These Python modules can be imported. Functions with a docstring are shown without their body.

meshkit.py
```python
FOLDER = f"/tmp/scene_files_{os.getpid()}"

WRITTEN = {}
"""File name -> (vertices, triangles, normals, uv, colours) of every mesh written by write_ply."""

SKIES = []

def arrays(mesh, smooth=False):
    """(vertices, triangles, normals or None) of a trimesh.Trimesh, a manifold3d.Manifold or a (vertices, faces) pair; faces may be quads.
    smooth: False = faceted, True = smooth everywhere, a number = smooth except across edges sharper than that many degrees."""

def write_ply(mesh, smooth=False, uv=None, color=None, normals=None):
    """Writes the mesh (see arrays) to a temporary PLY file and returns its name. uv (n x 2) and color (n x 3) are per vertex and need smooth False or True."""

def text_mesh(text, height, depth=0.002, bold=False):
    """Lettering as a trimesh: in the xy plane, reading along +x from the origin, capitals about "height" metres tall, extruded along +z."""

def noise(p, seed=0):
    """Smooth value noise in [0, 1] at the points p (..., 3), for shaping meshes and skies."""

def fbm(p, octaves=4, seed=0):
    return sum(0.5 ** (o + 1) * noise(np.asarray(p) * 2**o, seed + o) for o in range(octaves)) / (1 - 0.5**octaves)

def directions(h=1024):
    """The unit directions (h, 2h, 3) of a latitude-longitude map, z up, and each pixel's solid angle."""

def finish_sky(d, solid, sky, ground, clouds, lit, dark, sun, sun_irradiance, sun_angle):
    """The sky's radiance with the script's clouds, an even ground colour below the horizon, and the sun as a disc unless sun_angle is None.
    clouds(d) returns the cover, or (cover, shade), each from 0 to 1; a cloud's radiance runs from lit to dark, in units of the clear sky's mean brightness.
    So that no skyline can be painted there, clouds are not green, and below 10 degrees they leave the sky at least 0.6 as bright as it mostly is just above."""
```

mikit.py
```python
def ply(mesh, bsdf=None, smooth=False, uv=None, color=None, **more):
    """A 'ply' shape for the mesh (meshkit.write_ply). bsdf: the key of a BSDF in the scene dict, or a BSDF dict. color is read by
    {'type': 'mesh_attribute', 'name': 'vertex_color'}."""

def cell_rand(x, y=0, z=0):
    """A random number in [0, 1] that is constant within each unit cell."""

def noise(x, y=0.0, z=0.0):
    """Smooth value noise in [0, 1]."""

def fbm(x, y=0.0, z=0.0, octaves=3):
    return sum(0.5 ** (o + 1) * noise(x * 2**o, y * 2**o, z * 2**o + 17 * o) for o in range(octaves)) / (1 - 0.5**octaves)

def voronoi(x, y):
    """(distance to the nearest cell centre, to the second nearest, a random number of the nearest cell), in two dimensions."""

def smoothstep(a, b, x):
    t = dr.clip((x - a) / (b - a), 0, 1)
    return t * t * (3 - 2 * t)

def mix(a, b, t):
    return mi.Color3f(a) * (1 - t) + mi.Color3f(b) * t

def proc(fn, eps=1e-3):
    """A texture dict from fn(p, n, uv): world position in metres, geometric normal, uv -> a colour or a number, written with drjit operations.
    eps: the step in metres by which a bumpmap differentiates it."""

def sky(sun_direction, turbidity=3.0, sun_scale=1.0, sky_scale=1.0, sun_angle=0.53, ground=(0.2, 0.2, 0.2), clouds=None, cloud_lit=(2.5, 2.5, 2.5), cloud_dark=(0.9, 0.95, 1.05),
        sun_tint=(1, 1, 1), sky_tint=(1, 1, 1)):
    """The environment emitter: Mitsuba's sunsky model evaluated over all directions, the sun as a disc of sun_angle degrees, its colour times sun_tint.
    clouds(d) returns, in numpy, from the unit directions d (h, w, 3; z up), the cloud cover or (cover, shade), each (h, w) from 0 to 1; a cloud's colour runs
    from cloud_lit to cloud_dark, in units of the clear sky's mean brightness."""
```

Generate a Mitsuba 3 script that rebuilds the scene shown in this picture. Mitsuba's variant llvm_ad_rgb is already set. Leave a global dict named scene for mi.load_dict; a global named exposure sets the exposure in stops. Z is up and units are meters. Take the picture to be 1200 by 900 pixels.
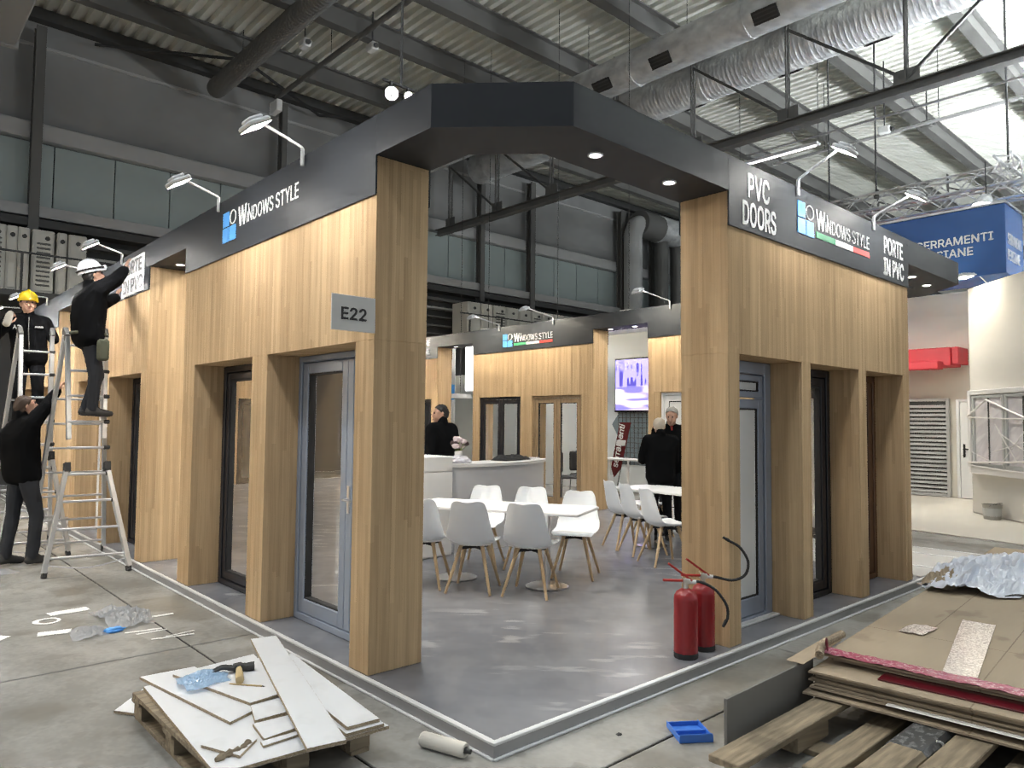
import math, random, os
import numpy as np, trimesh, manifold3d as m3
import drjit as dr, mitsuba as mi
import mikit, meshkit
from mikit import proc, noise, fbm, smoothstep, mix, cell_rand
from shapely.geometry import Polygon, Point, box as sbox

T = mi.ScalarTransform4f
scene, labels = {}, {}
random.seed(7); rng = np.random.default_rng(7)

# ---------------------------------------------------------------- camera, light, exposure
YAW, PITCH, ROLL = map(math.radians, (47.604, 2.988, 0.542))
EYE = np.array([-2.406, -2.741, 1.655])
_f = np.array([math.cos(YAW)*math.cos(PITCH), math.sin(YAW)*math.cos(PITCH), math.sin(PITCH)])
_r = np.array([math.sin(YAW), -math.cos(YAW), 0.0]); _u = np.cross(_r, _f)
_up = -_r*math.sin(ROLL) + _u*math.cos(ROLL)
scene['camera'] = {'type': 'perspective', 'fov': 2*math.degrees(math.atan(600/853.7)), 'fov_axis': 'x', 'near_clip': 0.05, 'far_clip': 500.0,
                   'to_world': T().look_at(origin=EYE.tolist(), target=(EYE+_f).tolist(), up=_up.tolist())}
exposure = 3.0
# radiance of each kind of lamp, and how often the renderer picks one of its kind
LAMP = {'ambient': (.058, 26), 'hall': (3.4, 2.5), 'hall_far': (14.0, 1.5), 'added_up': (1.5, .5), 'added_far_up': (122, 3.0), 'left': (24, 3.0), 'left_far': (75, 1.5), 'right': (24, 2.5), 'back': (52, 2.5), 'back_far': (260, 1.5),
        'inner_left': (135, 2.5), 'inner_right': (40, 1.2), 'far_wall': (200, 1.0), 'spot': (19, .8), 'neighbour': (20, 3.0), 'neighbour_recess': (44, 3.0), 'behind': (34, .8), 'across': (105, 1.5), 'bell': (11, .5), 'twin': (7, .3), 'tube': (.75, .3), 'panel': (.55, .3), 'screen': (.25, .3)}
scene['hall_fill'] = {'type': 'constant', 'radiance': {'type': 'rgb', 'value': [LAMP['ambient'][0]*.93, LAMP['ambient'][0], LAMP['ambient'][0]*1.06]}, 'sampling_weight': LAMP['ambient'][1]}  # even ambient fill added for the rest of the hall, not daylight
EMITTERS = {}

# ---------------------------------------------------------------- helpers
def numbered(k):
    if k not in labels and k not in scene and not any(s.startswith(k+'__') for s in scene): return k
    i = 1
    while True:
        q = f'{k}_{i:03d}'
        if q not in labels and q not in scene and not any(s.startswith(q+'__') for s in scene): return q
        i += 1
_used = {}
def pkey(t, name):
    k = t+'__'+name; n = _used.get(k, -1)+1; _used[k] = n
    return k if n == 0 else f'{k}_{n:03d}'
def thing(name, label, cat, group=None, kind=None):
    k = numbered(name); labels[k] = {}
    if label: labels[k]['label'] = label
    if cat: labels[k]['category'] = cat
    if group: labels[k]['group'] = group
    if kind: labels[k]['kind'] = kind
    return k
def part(t, name, mesh, mat, smooth=False, label=None, kind=None, **kw):
    k = pkey(t, name)
    scene[k] = mikit.ply(mesh, mat, smooth, **kw) if not isinstance(mesh, dict) else mesh
    if label or kind: labels[k] = {a: b for a, b in (('label', label), ('kind', kind)) if b}
    return k
def one(name, label, cat, mesh, mat, smooth=False, group=None, kind=None, **kw):
    k = thing(name, label, cat, group, kind); scene[k] = mikit.ply(mesh, mat, smooth, **kw); return k
def tm(m):
    if isinstance(m, trimesh.Trimesh): return m
    q = m.to_mesh(); return trimesh.Trimesh(q.vert_properties[:, :3], q.tri_verts, process=False)
def cat(*ms):
    l = []
    for m in ms: l += [tm(x) for x in m] if isinstance(m, (list, tuple)) else [tm(m)]
    return trimesh.util.concatenate(l)
_BF = np.array([[0,1,3],[0,3,2],[4,6,7],[4,7,5],[0,4,5],[0,5,1],[2,3,7],[2,7,6],[0,2,6],[0,6,4],[1,5,7],[1,7,3]])
def bx(x0, x1, y0, y1, z0, z1, b=0.0):
    x0, x1 = sorted((x0, x1)); y0, y1 = sorted((y0, y1)); z0, z1 = sorted((z0, z1))
    if b <= 0:
        return trimesh.Trimesh([[x, y, z] for x in (x0, x1) for y in (y0, y1) for z in (z0, z1)], _BF, process=False)
    b = min(b, (x1-x0)/2.01, (y1-y0)/2.01, (z1-z0)/2.01); P = []
    for sx, X in ((1, x0), (-1, x1)):
        for sy, Y in ((1, y0), (-1, y1)):
            for sz, Z in ((1, z0), (-1, z1)):
                P += [[X, Y+sy*b, Z+sz*b], [X+sx*b, Y, Z+sz*b], [X+sx*b, Y+sy*b, Z]]
    return tm(m3.Manifold.hull_points(np.array(P)))
def frame_of(d):
    d = np.asarray(d, float); d = d/np.linalg.norm(d)
    a = np.array([0, 0, 1.0]) if abs(d[2]) < 0.9 else np.array([1.0, 0, 0])
    u = np.cross(d, a); u /= np.linalg.norm(u); return u, np.cross(d, u), d
def cyl(p0, p1, r0, r1=None, n=12):
    r1 = r0 if r1 is None else r1; p0, p1 = np.asarray(p0, float), np.asarray(p1, float)
    u, v, d = frame_of(p1-p0); a = np.arange(n)*2*np.pi/n
    ring = np.cos(a)[:, None]*u+np.sin(a)[:, None]*v
    V = np.vstack([p0+ring*r0, p1+ring*r1, [p0], [p1]]); i = np.arange(n); j = (i+1) % n
    F = np.vstack([np.stack([i, j, j+n], 1), np.stack([i, j+n, i+n], 1), np.stack([j, i, i*0+2*n], 1), np.stack([i+n, j+n, i*0+2*n+1], 1)])
    m = trimesh.Trimesh(V, F, process=False)
    return m if m.volume > 0 else trimesh.Trimesh(V, F[:, ::-1], process=False)
def tube(pts, r, n=8, closed=False):
    P = np.asarray(pts, float); R = np.full(len(P), r) if np.isscalar(r) else np.asarray(r, float)
    Tn = np.gradient(P, axis=0); Tn /= np.maximum(np.linalg.norm(Tn, axis=1, keepdims=True), 1e-9)
    u = frame_of(Tn[0])[0]; V = []; a = np.arange(n)*2*np.pi/n
    for p, t, rr in zip(P, Tn, R):
        u = u-t*(u@t); u /= np.linalg.norm(u); w = np.cross(t, u)
        V.append(p+rr*(np.cos(a)[:, None]*u+np.sin(a)[:, None]*w))
    V = np.vstack(V+[P[:1], P[-1:]]); F = []; i = np.arange(n); j = (i+1) % n; L = len(P)
    for k in range(L-1):
        F += [np.stack([i+k*n, j+k*n, j+k*n+n], 1), np.stack([i+k*n, j+k*n+n, i+k*n+n], 1)]
    F += [np.stack([j, i, i*0+L*n], 1), np.stack([i+(L-1)*n, j+(L-1)*n, i*0+L*n+1], 1)]
    return trimesh.Trimesh(V, np.vstack(F), process=False)
def spline(pts, n=24):
    P = np.asarray(pts, float); t = np.linspace(0, len(P)-1, n); out = []
    Q = np.vstack([2*P[0]-P[1], P, 2*P[-1]-P[-2]])
    for x in t:
        k = min(int(x), len(P)-2); f = x-k; a, b, c, d = Q[k:k+4]
        out.append(0.5*((2*b)+(-a+c)*f+(2*a-5*b+4*c-d)*f*f+(-a+3*b-3*c+d)*f**3))
    return np.array(out)
def lathe(prof, n=24, at=(0, 0, 0)):
    prof = np.asarray(prof, float); a = np.arange(n)*2*np.pi/n; L = len(prof)
    V = np.vstack([np.stack([r*np.cos(a)+at[0], r*np.sin(a)+at[1], a*0+z+at[2]], 1) for r, z in prof]); i = np.arange(n); j = (i+1) % n
    F = np.vstack([np.vstack([np.stack([i+k*n, j+k*n, j+k*n+n], 1), np.stack([i+k*n, j+k*n+n, i+k*n+n], 1)]) for k in range(L-1)])
    return trimesh.Trimesh(V, F, process=False)
def prism(poly, z0, z1):
    if not isinstance(poly, Polygon): poly = Polygon(poly)
    m = trimesh.creation.extrude_polygon(poly, z1-z0, engine='earcut'); m.apply_translation([0, 0, z0]); return m
def tf(m, loc=(0, 0, 0), rz=0.0, M=None):
    m = tm(m).copy()
    if M is not None: m.apply_transform(M)
    if rz: m.apply_transform(trimesh.transformations.rotation_matrix(rz, [0, 0, 1]))
    m.apply_translation(loc); return m
def axes(m, o, u, v, w):
    """local x, y, z of the mesh laid along u, v, w from o"""
    M = np.eye(4); M[:3, 0], M[:3, 1], M[:3, 2], M[:3, 3] = u, v, w, o
    q = tm(m).copy(); q.apply_transform(M)
    return q
def text(s, h, width=None, depth=0.004, bold=False):
    """lettering from the origin along +x, capitals h tall, squeezed to the width"""
    m = meshkit.text_mesh(s, h, depth, bold)
    if width: m.apply_scale([width/(m.bounds[1][0]-m.bounds[0][0]), 1, 1])
    m.apply_translation([-m.bounds[0][0], 0, 0]); return m
def rgb(*c): return {'type': 'rgb', 'value': list(c)}
def pr(c, rough=0.5, metal=0.0, spec=0.5, **k):
    return {'type': 'twosided', 'b': {'type': 'principled', 'base_color': c if isinstance(c, dict) else rgb(*c), 'roughness': rough, 'metallic': metal, 'specular': spec, **k}}

# ---------------------------------------------------------------- materials
def wood_fn(p, n, uv):
    h = p.x+p.y
    row = dr.floor(h/0.031)
    off = cell_rand(row, 3, 1)
    seg = dr.floor((p.z+off*2.3)/1.15)
    a = cell_rand(row, seg, 5)
    fine = fbm(h*260.0, p.z*5.0, 0.0, 3)
    broad = noise(h*23.0, p.z*0.7, 2.0)
    g = fbm(h*90.0, p.z*2.2, 4.0, 3)
    t = dr.clip(0.5+0.50*(a-0.5)+0.55*(g-0.5)+0.45*(broad-0.5)+0.35*(fine-0.5), 0, 1)
    return mix([0.385, 0.262, 0.150], [0.58, 0.428, 0.262], t)
scene['m_wood'] = {'type': 'twosided', 'b': {'type': 'diffuse', 'reflectance': proc(wood_fn)}}
def concrete_fn(p, n, uv):
    a = fbm(p.x*0.55, p.y*0.55, 1.0, 4); b = fbm(p.x*3.1, p.y*2.3, 5.0, 4); c = fbm(p.x*41.0, p.y*37.0, 2.0, 2)
    st = smoothstep(0.56, 0.70, fbm(p.x*1.3+9.0, p.y*1.9, 8.0, 4))
    scr = smoothstep(0.70, 0.82, noise(p.x*2.2+p.y*1.1, p.y*26.0-p.x*9.0, 3.0))*smoothstep(0.5, 0.7, b)
    base = mix([0.165, 0.162, 0.149], [0.315, 0.31, 0.293], dr.clip(0.5+1.5*(a-0.5)+0.9*(b-0.5)+0.3*(c-0.5), 0, 1))
    sp = smoothstep(0.62, 0.72, fbm(p.x*7.0, p.y*6.0, 12.0, 3))
    return mix(mix(mix(base, [0.125, 0.112, 0.088], st*0.6), [0.30, 0.295, 0.28], scr*0.10), [0.11, 0.10, 0.085], sp*0.25)
def concrete_rough(p, n, uv):
    return dr.clip(0.42+0.5*(fbm(p.x*1.7, p.y*1.5, 3.0, 3)-0.5), 0.2, 0.8)
scene['m_concrete'] = pr(proc(concrete_fn), proc(concrete_rough), spec=0.35)
scene['m_joint'] = pr((0.035, 0.034, 0.03), 0.9)
def vinyl_fn(p, n, uv):
    a = fbm(p.x*0.8, p.y*0.8, 1.0, 3); b = fbm(p.x*6.0+p.y*2, p.y*5.0, 5.0, 3)
    dust = smoothstep(0.50, 0.75, fbm(p.x*2.0+p.y*1.6, (p.y-p.x)*4.5, 11.0, 4))
    sm = smoothstep(0.74, 0.86, noise((p.x+p.y)*3.0, (p.x-p.y)*16.0, 7.0))*smoothstep(0.45, 0.6, a)
    c = mix([0.098, 0.102, 0.118], [0.160, 0.164, 0.180], dr.clip(0.5+1.3*(a-0.5)+0.8*(b-0.5), 0, 1))
    wisp = smoothstep(0.62, 0.78, fbm((p.x+p.y)*7.0, (p.x-p.y)*2.2, 15.0, 4))*smoothstep(0.42, 0.62, fbm(p.x*.7, p.y*.7, 21.0, 3))
    return mix(mix(c, [0.25, 0.25, 0.255], dust*0.14), [0.36, 0.36, 0.365], wisp*0.40)
def vinyl_rough(p, n, uv):
    return dr.clip(0.30+0.5*(fbm(p.x*2.1, p.y*2.3, 6.0, 3)-0.45), 0.16, 0.7)
scene['m_vinyl'] = pr(proc(vinyl_fn), proc(vinyl_rough), spec=0.5)
scene['m_black'] = pr((0.027, 0.030, 0.035), 0.5, spec=0.18)
scene['m_soffit'] = pr((0.015, 0.015, 0.016), 0.55)
scene['m_letter'] = pr((0.86, 0.86, 0.86), 0.45)
scene['m_logo_blue'] = pr((0.10, 0.36, 0.80), 0.4)
scene['m_flag_green'] = pr((0.06, 0.36, 0.16), 0.4)
scene['m_flag_red'] = pr((0.62, 0.06, 0.05), 0.4)
def alu_fn(p, n, uv):
    a = fbm(p.x*7.0, p.y*7.0, p.z*7.0, 3); return mix([0.42, 0.43, 0.44], [0.66, 0.66, 0.66], dr.clip(0.5+1.6*(a-0.5), 0, 1))
scene['m_alu'] = pr(proc(alu_fn), 0.38, 0.85)
scene['m_aluwhite'] = pr((0.62, 0.63, 0.64), 0.4, 0.3)
scene['m_kerbgrey'] = pr((0.30, 0.30, 0.31), 0.45, 0.4)
def hallwall_fn(p, n, uv):
    a = fbm(p.x*0.7, p.z*0.7, 1.0, 4); return mix([0.185, 0.19, 0.19], [0.245, 0.25, 0.25], dr.clip(0.5+1.2*(a-0.5), 0, 1))
scene['m_hallwall'] = pr(proc(hallwall_fn), 0.8)
scene['m_hallpanel'] = pr((0.30, 0.35, 0.345), 0.5, 0.2)
scene['m_steel'] = pr((0.10, 0.10, 0.096), 0.6)
scene['m_steeldark'] = pr((0.04, 0.041, 0.041), 0.6)
scene['m_ledge'] = pr((0.34, 0.345, 0.345), 0.6)
def deck_fn(p, n, uv):
    a = fbm(p.x*0.5, p.y*0.25, 3.0, 3); return mix([0.58, 0.585, 0.54], [0.76, 0.77, 0.72], dr.clip(0.5+1.4*(a-0.5), 0, 1))
scene['m_deck'] = pr(proc(deck_fn), 0.6, 0.1)
def galv_fn(p, n, uv):
    a = fbm(p.x*5.0, p.y*5.0, p.z*5.0, 3); return mix([0.45, 0.46, 0.47], [0.72, 0.73, 0.74], dr.clip(0.5+1.8*(a-0.5), 0, 1))
scene['m_galv'] = pr(proc(galv_fn), 0.40, 0.45)
scene['m_white'] = pr((0.78, 0.78, 0.78), 0.4)
scene['m_glow'] = {'type': 'twosided', 'b': {'type': 'diffuse', 'reflectance': rgb(0.8, 0.8, 0.8)}}
scene['m_glass'] = {'type': 'thindielectric', 'int_ior': 1.52}
scene['m_glass_coated'] = {'type': 'thindielectric', 'int_ior': 2.1}
scene['m_frame_black'] = pr((0.012, 0.013, 0.018), 0.35)
scene['m_frame_grey'] = pr((0.27, 0.31, 0.385), 0.35, 0.25)
scene['m_frame_white'] = pr((0.74, 0.75, 0.75), 0.35)
def oakframe_fn(p, n, uv):
    g = fbm((p.x+p.y)*120.0, p.z*3.0, 4.0, 3); return mix([0.20, 0.135, 0.075], [0.38, 0.27, 0.16], g)
scene['m_frame_oak'] = pr(proc(oakframe_fn), 0.4)
scene['m_chrome'] = pr((0.75, 0.75, 0.76), 0.18, 1.0)
scene['m_rubber'] = pr((0.02, 0.02, 0.021), 0.6)

def emitter(mesh, kind, c=(1, 1, 1), f=1.0):
    L, w = LAMP[kind]; d = mikit.ply(mesh, 'm_glow'); d['emitter'] = {'type': 'area', 'radiance': rgb(*(L*f*np.asarray(c))), 'sampling_weight': w}
    EMITTERS.setdefault(kind, []).append(d); return d
def quad(a, b, c, d):
    return trimesh.Trimesh([a, b, c, d], [[0, 1, 2], [0, 2, 3]], process=False)

# ---------------------------------------------------------------- the hall: floor, wall, roof
H = 12.0; YW = 18.8; X0, X1, Y0, Y1 = -18.0, 62.0, -15.0, YW
fl = thing('floor', 'grey stained concrete hall floor cast in large square bays', None, kind='structure')
J = 0.008
xs = [X0]+[-0.475+3.23*k for k in range(-5, 15)]+[X1]; ys = [Y0]+[-0.40+3.23*k for k in range(-4, 6)]+[Y1]
part(fl, 'joint_filler', bx(X0, X1, Y0, Y1, -0.3, -0.012), 'm_joint')
for a, b in zip(xs, xs[1:]):
    for c, d in zip(ys, ys[1:]):
        if b-a > .1 and d-c > .1:
            part(fl, 'slab', bx(a+J, b-J, c+J, d-J, -0.012, 0.0, 0.004), 'm_concrete')
w = thing('wall_back', 'dark grey painted hall wall with sheet metal band behind the stand', None, kind='structure')
part(w, 'upper_wall', bx(X0, X1, YW, YW+.3, 9.05, 12.5), 'm_hallwall')
part(w, 'lower_wall', bx(X0, X1, YW+.05, YW+.3, 0, 9.05), 'm_steeldark')
part(w, 'ledge', bx(X0, X1, YW-.25, YW+.05, 8.62, 9.05, .02), 'm_ledge')
part(w, 'top_rail', bx(X0, X1, YW-.06, YW, 11.05, 11.12), 'm_ledge')
part(w, 'top_girder', bx(X0, X1, YW-.3, YW-.02, 11.68, 11.97), 'm_steeldark')
for k in range(46):
    a = -8.0+1.41*k-.60
    part(w, 'panel', bx(a+.012, a+1.398, YW-.02, YW+.05, 6.95, 8.6, .006), 'm_hallpanel')
part(w, 'cable_tray', bx(X0, X1, YW-.45, YW-.1, 6.62, 6.9, .01), 'm_ledge')
for z, dz, dp, mt in ((6.36, .2, .5, 'm_steeldark'), (6.05, .1, .3, 'm_steel'), (5.75, .07, .25, 'm_ledge'), (5.42, .06, .3, 'm_steel'), (5.1, .06, .3, 'm_steel'), (4.8, .05, .3, 'm_steel')):
    part(w, 'pipe_rack', bx(X0, X1, YW-dp, YW+.04, z, z+dz), mt)
for cx, cw in ((.80, .22), (7.2, .16), (15.2, .2), (17.85, .26), (23.6, .3), (26.0, .3), (26.9, .22), (-6, .22)):
    part(w, 'column', cat(bx(cx-cw/2, cx+cw/2, YW-.55, YW-.51, 6.2, 11.4), bx(cx-.02, cx+.02, YW-.51, YW-.3, 6.2, 11.4), bx(cx-cw/2, cx+cw/2, YW-.3, YW-.26, 6.2, 11.4)), 'm_steel')
ce = thing('ceiling', 'corrugated metal roof deck of the hall on dark steel purlins', None, kind='structure')
per = 0.30; nx = int((X1-X0)/per); prof = []
for k in range(nx):
    x = X0+k*per; prof += [(x, 0), (x+.13, 0), (x+.155, .15), (x+.275, .15)]
prof = np.array(prof+[(X1, 0)]); yy = np.array([Y0, Y1])
V = np.vstack([np.stack([prof[:, 0], np.full(len(prof), y), H-.02+prof[:, 1]], 1) for y in yy]); n_ = len(prof); i = np.arange(n_-1)
part(ce, 'roof_deck', trimesh.Trimesh(V, np.vstack([np.stack([i, i+n_, i+1], 1), np.stack([i+1, i+n_, i+n_+1], 1)]), process=False), 'm_deck')
part(ce, 'roof_cover', bx(X0, X1, Y0, Y1, H+.14, H+.25), 'm_deck')
for y in (16.4, 13.3, 10.9, 8.1, 5.55, 2.65, -.1, -2.9, -5.7, -8.5, -11.3):
    part(ce, 'purlin', cat(bx(X0, X1, y-.14, y+.14, 11.42, 11.46), bx(X0, X1, y-.02, y+.02, 11.46, 11.95), bx(X0, X1, y-.14, y+.14, 11.93, 11.965)), 'm_steel')

# high bay lamps of the hall, hung where the frame does not reach
for (hx, hy) in ((-3.6, -1.2), (1.6, -1.4), (7.2, -1.4), (-4.8, 3.6), (1.6, 3.6), (6.9, 3.4), (-4.8, 8.4), (1.6, 8.4), (15.3, -3.4), (21.5, -3.4), (28.5, -3.5), (36, -2), (15.3, -10)):
    t = thing('high_bay_lamp', None, None); hz = 6.2 if hx > 10 else 10.0
    labels[t] = {'label': 'flat high bay lamp hanging under the roof outside the view', 'category': 'lamp', 'group': 'high bay lamps under the roof'}
    part(t, 'housing', bx(hx-.6, hx+.6, hy-.6, hy+.6, hz+.02, hz+.14, .02), 'm_steel')
    part(t, 'lens', emitter(quad((hx-.55, hy-.55, hz), (hx-.55, hy+.55, hz), (hx+.55, hy+.55, hz), (hx+.55, hy-.55, hz)), 'hall_far' if hx > 10 else 'hall', (.95, 1.0, 1.02), 1.9 if hx < 0 else .55 if hy < 0 else 1), None)
    part(t, 'added_uplight', emitter(quad((hx-.55, hy-.55, hz+.15), (hx+.55, hy-.55, hz+.15), (hx+.55, hy+.55, hz+.15), (hx-.55, hy+.55, hz+.15)), 'added_far_up' if hx > 10 else 'added_up', (.95, 1.0, 1.02), .8 if hx < 20 else .9 if hx < 25 else .3), None)  # upward face added to brighten the roof deck, no such source seen
    part(t, 'cable', cyl((hx, hy, hz+.155), (hx, hy, 11.965), .01, n=6), 'm_steeldark')

# ---------------------------------------------------------------- the stand: platform
ZP = 0.08; L = 15.4
pf = thing('stand_platform', 'low raised platform covered in scuffed dark grey vinyl with aluminium edge', 'platform')
part(pf, 'deck', bx(.03, 7.97, .03, L-.03, .002, ZP-.001), 'm_vinyl')
def edge(a, b, out):
    a, b, o = np.array(a, float), np.array(b, float), np.array(out, float)
    d = (b-a)/np.linalg.norm(b-a); ln = np.linalg.norm(b-a)
    up = np.array([0, 0, 1.0])
    if np.cross(d, o)[2] < 0: pass
    body = axes(bx(0, ln, -.03, -.002, .012, ZP-.012), a, d, o, up)
    top = axes(bx(0, ln, -.032, 0, ZP-.012, ZP+.004, .003), a, d, o, up)
    foot = axes(bx(0, ln, -.03, .012, 0, .012, .003), a, d, o, up)
    part(pf, 'side_strip', body, 'm_kerbgrey'); part(pf, 'edge_trim', top, 'm_aluwhite'); part(pf, 'foot_trim', foot, 'm_aluwhite')
edge((0, 0, 0), (0, L, 0), (-1, 0, 0)); edge((0, 0, 0), (6.6, 0, 0), (0, -1, 0)); edge((8, 0, 0), (8, L, 0), (1, 0, 0)); edge((0, L, 0), (8, L, 0), (0, 1, 0)); edge((7.5, 0, 0), (8, 0, 0), (0, -1, 0))

# ---------------------------------------------------------------- the stand: wall blocks
ZN, ZF, ZB, ZT, DEP = 2.171, 3.099, 3.354, 3.615, 0.402
class Block:
    def __init__(s, label, o, u, w, length, pillars):
        s.o, s.u, s.w = np.array(o, float), np.array(u, float), np.array(w, float); s.length = length; s.p = pillars
        s.t = thing('display_wall', label, 'wall')
        for a, b in pillars: part(s.t, 'pillar', s.lb(a, b, 0, DEP, ZP, ZN, .003), 'm_wood')
        part(s.t, 'header_panel', s.lb(0, length, 0, DEP, ZN, ZB-.002), 'm_wood')
        s.niches = [(pillars[k][1], pillars[k+1][0]) for k in range(len(pillars)-1)]
    def P(s, u, w, z): return s.o+s.u*u+s.w*w+np.array([0, 0, z])
    def lb(s, u0, u1, w0, w1, z0, z1, b=0.0):
        a, c = s.P(u0, w0, z0), s.P(u1, w1, z1); return bx(a[0], c[0], a[1], c[1], a[2], c[2], b)
PA = [(0, .23), (1.583, 1.873), (3.218, 3.52)]
PD = [(0, .154), (1.12, 1.284), (2.246, 2.416), (3.345, 3.5)]
AX, BX = 0.04, 7.96
A = Block('oak panelled wall block on the left with two niches and the stand number plate', (AX, 1.234, 0), (0, 1, 0), (1, 0, 0), 3.52, PA)
Bk = Block('oak panelled wall block behind the men and ladders', (AX, 5.94, 0), (0, 1, 0), (1, 0, 0), 3.52, PA)
Ck = Block('farthest oak wall block on the left edge of the picture', (AX, 10.65, 0), (0, 1, 0), (1, 0, 0), 3.52, PA)
D = Block('oak panelled wall block on the right with three niches', (2.26, .067, 0), (1, 0, 0), (0, 1, 0), 3.5, PD)
PE = [(0, .29), (1.60, 1.93), (3.22, 3.43)]
E = Block('oak wall across the interior with the bright sign fascia above it', (BX, 5.99, 0), (0, 1, 0), (-1, 0, 0), 3.43, PE)
Fk = Block('oak wall inside the stand behind the two standing men', (BX, 1.25, 0), (0, 1, 0), (-1, 0, 0), 3.52, [(0, .29), (1.6, 1.93), (3.28, 3.52)])
Gk = Block('oak wall at the far inner corner beyond the man at the counter', (BX, 10.7, 0), (0, 1, 0), (-1, 0, 0), 3.52, PA)
Hk = Block('oak wall closing the far short side of the stand', (2.26, L-.067, 0), (1, 0, 0), (0, -1, 0), 3.5, PD)

# black fascia over each block
class Fascia:
    def __init__(s, b, label):
        s.b = b; s.t = thing('fascia', label, 'fascia')
        part(s.t, 'board', b.lb(0, b.length, -.014, -.001, ZF, ZT), 'm_black')
        part(s.t, 'board', b.lb(0, b.length, DEP+.001, DEP+.014, ZF, ZT), 'm_black')
        part(s.t, 'cap', b.lb(0, b.length, 0, DEP, ZB, ZT-.002), 'm_black')
    def put(s, name, mesh, u0, z0, mat, inside=False, rev=False):
        """flat lettering mesh (x right, y up, z out) on the outer (or inner) face; the text's start is at u0 and runs the way it reads"""
        b = s.b; n = b.w if inside else -b.w
        right = np.cross([0, 0, 1.0], n)
        o = b.P(u0, DEP if inside else 0, z0)+n*.0145
        return part(s.t, name, axes(mesh, o, right, np.array([0, 0, 1.0]), n), mat)
FA = Fascia(A, 'black fascia with white lettering and blue window emblem over the left wall block')
FB = Fascia(Bk, 'black fascia on which the man in the white helmet is working')
FC = Fascia(Ck, 'black fascia at the far left behind the man in the yellow helmet')
FD = Fascia(D, 'black fascia with lettering, emblem and tricolour stripe over the right wall block')
FE = Fascia(E, 'black fascia with glowing lettering across the interior back wall')
FF = Fascia(Fk, 'plain black fascia above the two standing men inside')
FG = Fascia(Gk, 'short stretch of black fascia with cut off white lettering at the far inner corner')
FH = Fascia(Hk, 'black fascia along the far short side of the stand')
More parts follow.
